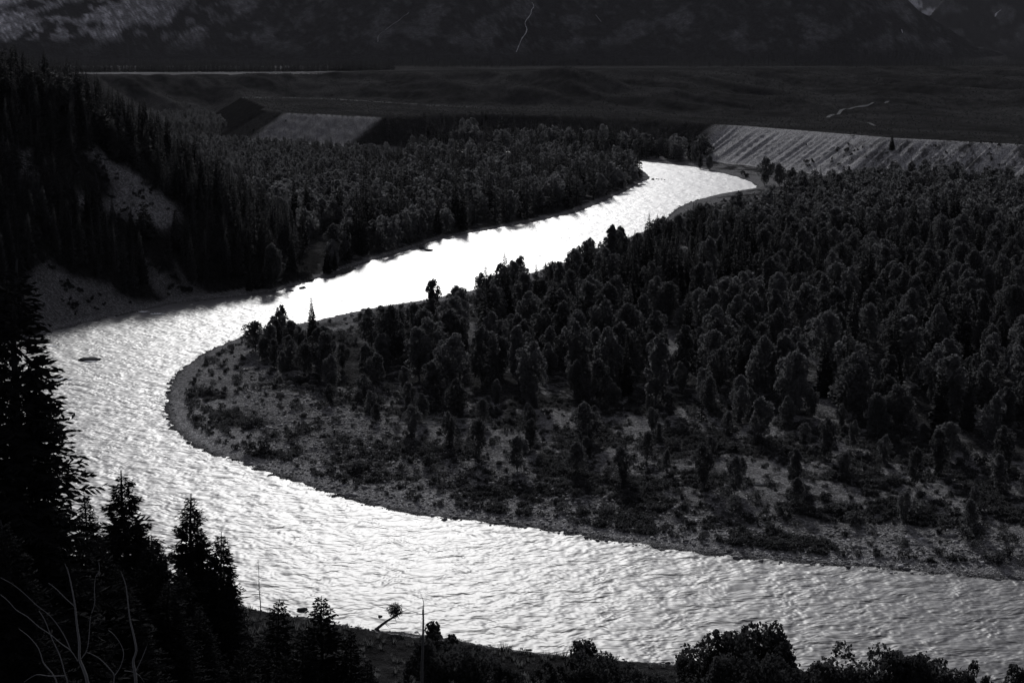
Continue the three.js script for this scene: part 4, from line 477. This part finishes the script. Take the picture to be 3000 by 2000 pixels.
{ // cobbles along the water's edge
  const r = rng(64), per = [[], [], [], []], m4 = new THREE.Matrix4(), qt = new THREE.Quaternion(), c = new THREE.Color();
  for (let k = 0; k < river.length - 1; k++) { const [ax, ad] = river[k], [bx, bd] = river[k + 1], len = Math.hypot(bx - ax, bd - ad); if (len > 60 || ad > 760) continue; const n = Math.round(len * (ad < 330 ? 7 : 3)); for (let i = 0; i < n; i++) { const t = r(), o = (r() + r() - 0.75) * 2.4, x = lerp(ax, bx, t) + (bd - ad) / len * o, d = lerp(ad, bd, t) - (bx - ax) / len * o, q = land(x, d), s = (0.08 + 0.22 * r() * r() * r() + (r() < 0.03 ? 0.25 : 0)) * (ad > 330 ? 1.3 : 1); if (Math.abs(x / d) > 0.42 || q.r < -0.9) continue; per[Math.floor(r() * 4)].push([x, Math.max(q.h, -0.08), d, s]); } }
  const bar = P([[400, 880], [520, 795], [640, 860], [900, 1000], [1300, 1130], [1900, 1200], [2700, 1260], [2700, 1340], [2352, 1320], [1900, 1285], [1300, 1210], [800, 1135], [480, 1030], [395, 960]]);
  for (let k = 0; k < 40000; k++) { const d = 196 + 170 * r(), x = (r() - 0.28) * 0.62 * d, [px, py] = toPx(x, 0.8, d); if (!inside(bar, px, py)) continue; const q = land(x, d); if (q.r < 0.3) continue; per[Math.floor(r() * 4)].push([x, q.h, d, 0.1 + 0.22 * r() * r() + (r() < 0.01 ? 0.25 : 0)]); }
  const o = new THREE.Group(); o.name = 'gravel'; o.userData = { kind: 'stuff', label: 'rounded cobbles strewn along the shore and the gravel point', category: 'gravel' }; scene.add(o);
  per.forEach((l, k) => { const im = new THREE.InstancedMesh(boulder(k * 3.1 + 40, 0.65), new THREE.MeshPhysicalMaterial({ color: 0xffffff, roughness: 0.85, specularIntensity: 0.2 }), l.length); im.geometry = (() => { const g = new THREE.IcosahedronGeometry(1, 1), p = g.getAttribute('position'), v = V(0, 0, 0); for (let i = 0; i < p.count; i++) { v.fromBufferAttribute(p, i); const q = 1 + 0.25 * n3(v.x + k * 9, v.y, v.z); p.setXYZ(i, v.x * q, v.y * q * 0.62, v.z * q); } g.computeVertexNormals(); return g; })(); im.name = 'cobbles'; im.userData.kind = 'stuff'; im.castShadow = im.receiveShadow = true; l.forEach(([x, y, d, s], i) => { im.setMatrixAt(i, m4.compose(V(x, y + s * 0.2, -d), qt.setFromAxisAngle(V(0, 1, 0), i * 1.7), V(s * (1 + 0.5 * r()), s, s))); const v = 0.07 + 0.45 * r() * r(); im.setColorAt(i, c.setRGB(v, v, v * 1.03)); }); o.add(im); });
}
{ // white water round the splashed boulder and in the small riffles
  const r = rng(65), list = []; const streak = (x, y, w, h, n) => { for (let k = 0; k < n; k++) { const [wx, wd] = at((x + (r() + r() - 1) * w) * K, (y + (r() + r() - 1) * h) * K); list.push([wx, wd, 0.06 + 0.22 * r() * r()]); } };
  streak(207, 829, 13, 2.2, 260); streak(196, 824, 12, 2, 60); streak(140, 871, 26, 2.2, 160); streak(360, 721, 18, 2, 60); streak(330, 716, 14, 1.4, 40); streak(120, 795, 14, 1, 30);
  const im = new THREE.InstancedMesh(rocks[0], grey(0.75, 0.9), list.length), m4 = new THREE.Matrix4(); im.name = 'foam'; im.userData = { kind: 'stuff', label: 'white foam where the current breaks over rocks', category: 'foam' }; list.forEach(([x, d, s], i) => im.setMatrixAt(i, m4.makeScale(s * 2.4, s * 0.35, s * 1.2).setPosition(x, 0.06, -d))); scene.add(im);
}
function log(label, x0, y0, x1, y1, rad, group, roots, mat = mPaleBark, lift = 0.6) { // a stripped trunk lying on the ground, thicker at the butt
  const on = (x, y) => { const [wx, wd] = hit(x * K, y * K, 150), g = ground(wx, wd); return V(wx, Math.max(g, 0) + rad * lift, -wd); }, a = on(x0, y0), b = on(x1, y1), o = thing(roots ? 'floating_log' : 'driftwood_log', label, 'log', group, a.x, a.y, -a.z), e = b.clone().sub(a), r = rng(Math.round(x0 * 13 + y0));
  mesh('trunk', limb(smooth([V(0, 0, 0), e.clone().multiplyScalar(0.4).add(V(0, 0, (r() - 0.5) * 0.2)), e.clone().multiplyScalar(0.75).add(V(0, 0.02, (r() - 0.5) * 0.2)), e]), rad, rad * 0.45, 8), mat, o);
  if (roots) for (let k = 0; k < 9; k++) { const q = k / 9 * 6.283, dir = V(e.x > 0 ? -0.25 : 0.25, Math.cos(q), Math.sin(q)).normalize(); mesh('root', limb([V(0, 0, 0), dir.clone().multiplyScalar(rad * 1.6), dir.clone().multiplyScalar(rad * (2 + r())).add(V(0, 0.05, 0))], rad * 0.5, rad * 0.12, 5), mat, o); }
  else for (let k = 0; k < 2; k++) { const t = 0.3 + 0.5 * r(), b0 = e.clone().multiplyScalar(t); mesh('branch_stub', limb([b0, b0.clone().add(V((r() - 0.5) * 0.4, rad + 0.25 * r(), (r() - 0.5) * 0.5))], rad * 0.35, rad * 0.15, 5), mat, o); }
}
log('floating log with an upright root plate in the water near the left bank', 769, 641, 737, 640, 0.32, null, true, mBark);
log('long thin pole lying in the water behind the floating log', 742, 639, 712, 638, 0.08, null, false, mBark);
log('stranded log jutting into the water at the wooded point', 1462, 427, 1483, 427, 0.35, null, false, mBark);
log('very long pale log lying across the right half of the gravel point', 1665, 1117, 1790, 1113, 0.16);
log('second pale log resting against the very long one', 1730, 1112, 1782, 1114, 0.1);
log('pale log slanting on open gravel right of the long one', 1842, 1108, 1866, 1121, 0.12);
log('pale straight log lying under the trees in the middle of the point', 1258, 1013, 1302, 1011, 0.14);
log('dark log on the bare gravel bar left of the middle', 932, 1037, 985, 1033, 0.13, null, false, mBark);
log('dark log lying right of the first one on the bare bar', 1000, 1037, 1060, 1032, 0.15, null, false, mBark);
log('lone log lying in the shrubs near the left tip of the point', 760, 1018, 830, 1010, 0.13, null, false, mBark);
log('grey log at the shore near the right edge', 2135, 1255, 2165, 1262, 0.1); log('grey log lying parallel to the right shore', 2050, 1247, 2120, 1253, 0.09); log('thin pale stick close to the shore, mid right', 1556, 1158, 1590, 1163, 0.07); log('pale branch lying near the shore in mid frame', 1465, 1151, 1480, 1143, 0.07); log('grey log in low growth at the far right of the point', 2230, 1290, 2300, 1278, 0.1);
{ const r = rng(66); for (let k = 0; k < 34; k++) { const x = 955 + 145 * r(), y = 962 + 22 * r() + (x - 955) * 0.03, a = (r() - 0.5) * 0.9, l = 14 + 26 * r(); log('bleached pole in the tangled driftwood heap on the point', x, y, x + Math.cos(a) * l, y + Math.sin(a) * l * 0.35, 0.06 + 0.07 * r(), 'poles of the driftwood heap', false, k % 3 ? mPaleBark : mBark, 0.6 + 5 * r()); } }
{ const [x, d] = spot(1118 * 0 + 1027, 968, 150), g = ground(x, d), o = thing('dead_stick', 'upright white stick leaning out of the driftwood heap', 'stick', null, x, g, d); mesh('stem', limb([V(0, -0.1, 0), V(-0.25, 0.9, 0), V(-0.5, 1.9, 0.1)], 0.07, 0.03, 6), grey(0.5), o); }
{ const d = 112, a = toWorld(575 * K, 1447 * K, d), b = toWorld(597 * K, 1426 * K, d), g = ground(a.x, d); const o = thing('fallen_stick', 'pale fallen stick propped on the near bank under the sapling', 'stick', null, a.x, Math.min(a.y, g), d); mesh('stem', limb([V(0, 0, 0), b.clone().sub(a).multiplyScalar(0.5), b.clone().sub(a)], 0.06, 0.03, 6), grey(0.4), o); }

// ---------------------------------------------------------------- far things
{ // conifer belts on the upper terrace and along the mountain foot
  const r = rng(67), belt = [], foot = []; 
  for (let k = 0; k < 2600; k++) { const d = 2480 + 160 * r(), a = -0.4 + 0.33 * r(), x = a * d; if (a > -0.085 && r() < sst(-0.085, -0.07, a)) continue; belt.push({ x, d, y: ground(x, d) - 0.3, h: 12 + 7 * r() }); }
  for (let k = 0; k < 700; k++) { const d = 3000 + 250 * r(), a = -0.1 + 0.5 * r(), x = a * d; if (fbm(x * 0.004, 3, 2) < -0.05) continue; belt.push({ x, d, y: ground(x, d) - 0.3, h: 9 + 6 * r() }); }
  for (let k = 0; k < 7000; k++) { const d = 3900 + 760 * r(), a = -0.45 + 0.9 * r(), x = a * d; foot.push({ x, d, y: d > 4150 ? m1(x, d, a) - 0.5 : 51.5, h: 14 + 9 * r() }); }
  const thin = many(2, (i) => conifer(700 + i, 16, 5.2, 12, 5, { power: 0.8 }));
  woodland('woodland', 'dark conifer belt standing on the upper terrace line', 'woodland', [['spruce_mass', thin, belt, 0.035, 0.05]]);
  woodland('woodland', 'dark forest strip along the mountain foot', 'woodland', [['spruce_mass', thin, foot, 0.035, 0.05]]);
}
{ // scrub on the bluff and the terrace fronts
  const r = rng(68), list = []; for (let k = 0; k < 16000; k++) { const d = 700 + 640 * r(), x = -220 + 620 * r(); if (Math.abs(x / d) > 0.4) continue; const b = -sd(benchCrest, x, d); if (b < -33 || b > 3) continue; const s = lineAlong(x, d); if ((s > 632 && s < 790) || (s > 75 && s < 222)) { if (r() > 0.012) continue; } else if (s >= 790 && (fbm(x * 0.05, d * 0.05, 3) < 0.02 || r() < 0.4)) continue; else if (s < 632 && r() < 0.35) continue; list.push({ x, d, y: ground(x, d) - 0.1, h: 0.7 + 1.3 * r() * r() }); }
  woodland('undergrowth', 'dark scrub dotting the bluff and terrace fronts', 'undergrowth', [['shrub_mass', many(2, (i) => broadleaf(720 + i, 1.5, 3, 90, 0.5, { lobes: 6, low: -0.05, stems: 2, sides: 3 })), list, 0.04, 0.08]]);
  const sc = []; for (let k = 0; k < 3600; k++) { const d = 345 + 150 * r(), x = (-0.4 + 0.3 * r()) * d, q = land(x, d); if (q.kind !== 2 || q.o < 1.5 || fbm(x * 0.08, d * 0.08, 2) < -0.02) continue; sc.push({ x, d, y: q.h - 0.08, h: 0.5 + 1.1 * r() * r() }); }
  woodland('undergrowth', 'low scrub on the lower slope of the left spur', 'undergrowth', [['shrub_mass', willow.slice(0, 2), sc, 0.04, 0.08]]);
}
{ // sagebrush standing all over the terraces
  const r = rng(69), list = []; for (let k = 0; k < 90000 && list.length < 42000; k++) { const d = 830 + 1350 * Math.pow(r(), 0.75), a = -0.36 + 0.76 * r(), x = a * d, b = -sd(benchCrest, x, d); if (b < 2 && (d < 1700 || land(x, d).kind !== 4)) continue; if (fbm(x * 0.012 + d * 0.005, d * 0.004, 3) + 0.25 * r() < -0.12) continue; list.push({ x, d, y: ground(x, d) - 0.1, h: 0.3 + 0.45 * r() * r() }); }
  woodland('undergrowth', 'grey sagebrush covering the terraces', 'undergrowth', [['sagebrush_mass', many(3, (i) => broadleaf(740 + i, 1.2, 2.8, 30, 0.9, { lobes: 4, low: -0.05, stems: 1, sides: 3 })), list, 0.045, 0.06]]);
}
function drape(name, label, category, pts, width, tone, dl = 0.12) { // a narrow strip laid on the land
  const c = smooth(pts.map(([x, d]) => V(x, 0, d)), 8), p = [], idx = [], n = []; c.forEach((q, i) => { const t = c[Math.min(i + 1, c.length - 1)].clone().sub(c[Math.max(0, i - 1)]).normalize(); for (const s of [-1, 0, 1]) { const x = q.x - t.z * s * width / 2, d = q.z + t.x * s * width / 2; p.push(x, ground(x, d) + dl, -d); n.push(0, 1, 0); } if (i) { const a = (i - 1) * 3; for (const k of [a, a + 1]) idx.push(k, k + 1, k + 3, k + 1, k + 4, k + 3); } });
  const g = new THREE.BufferGeometry(); g.setAttribute('position', new THREE.Float32BufferAttribute(p, 3)); g.setIndex(idx); g.computeVertexNormals(); return structure(mesh(name, g, grey(tone), scene), label, category);
}
drape('dirt_track', 'pale dirt track climbing the terrace at the right', 'track', [[1902, 271], [1930, 258], [1965, 247], [2000, 240], [2040, 233]].map((q) => hit2(q, 950)), 3.2, 0.13, 0.45);
drape('dirt_track_001', 'faint short track below the pale one', 'track', [[1975, 281], [1995, 283], [2010, 290]].map((q) => hit2(q, 900)), 2.4, 0.1, 0.45);
function onMountain(px, py, fn, d0, d1) { const [u, y, w] = ray(px * K, py * K); for (let d = d0; d < d1; d += 4) { const t = d / w, x = u * t; if (EYE + y * t < fn(x, d, x / d)) return V(x, fn(x, d, x / d), -d); } return null; }
function streakOn(label, fn, d0, d1, px, width, tone) { const pts = px.map(([x, y]) => onMountain(x, y, fn, d0, d1)).filter(Boolean); if (pts.length < 2) return; const c = pts.length > 2 ? smooth(pts, 5) : pts, p = [], idx = [], r = rng(Math.round(px[0][0])); c.forEach((q, i) => { const w = width * 0.45 * (0.3 + 1.2 * r()); for (const s of [-1, 1]) { const x = q.x + s * w / 2, d = -q.z; p.push(x, fn(x, d, x / d) + 3, -d + 4); } if (i) { const a = (i - 1) * 2; idx.push(a, a + 1, a + 2, a + 1, a + 3, a + 2); } }); const g = new THREE.BufferGeometry(); g.setAttribute('position', new THREE.Float32BufferAttribute(p, 3)); g.setIndex(idx); g.computeVertexNormals(); const o = mesh(numbered('snow_gully'), g, grey(tone * 0.8), scene); o.userData = { label, category: 'snow' }; }
streakOn('thin winding white snow gully down the middle of the mountain', m1, 4300, 7400, [[1222, 8], [1226, 18], [1221, 25], [1219, 35], [1210, 48], [1206, 58], [1210, 68], [1208, 78], [1198, 92], [1192, 108], [1186, 121]], 6, 0.6);
streakOn('short straight snow streak right of the winding gully', m1, 4300, 7400, [[1368, 37], [1381, 53]], 7, 0.6);
streakOn('pale crooked rock band left of the winding gully', m1, 4300, 7400, [[940, 30], [915, 50], [890, 68], [870, 85], [868, 100]], 9, 0.3);
streakOn('small white snow spot on the right mountain flank', m2, 6800, 10400, [[2299, 24], [2290, 32], [2286, 40]], 16, 0.6);
streakOn('tiny snow spot low on the ridge falling to the notch', m1, 4300, 7400, [[2071, 70], [2073, 78]], 6, 0.6);
renderer.render(scene, camera);
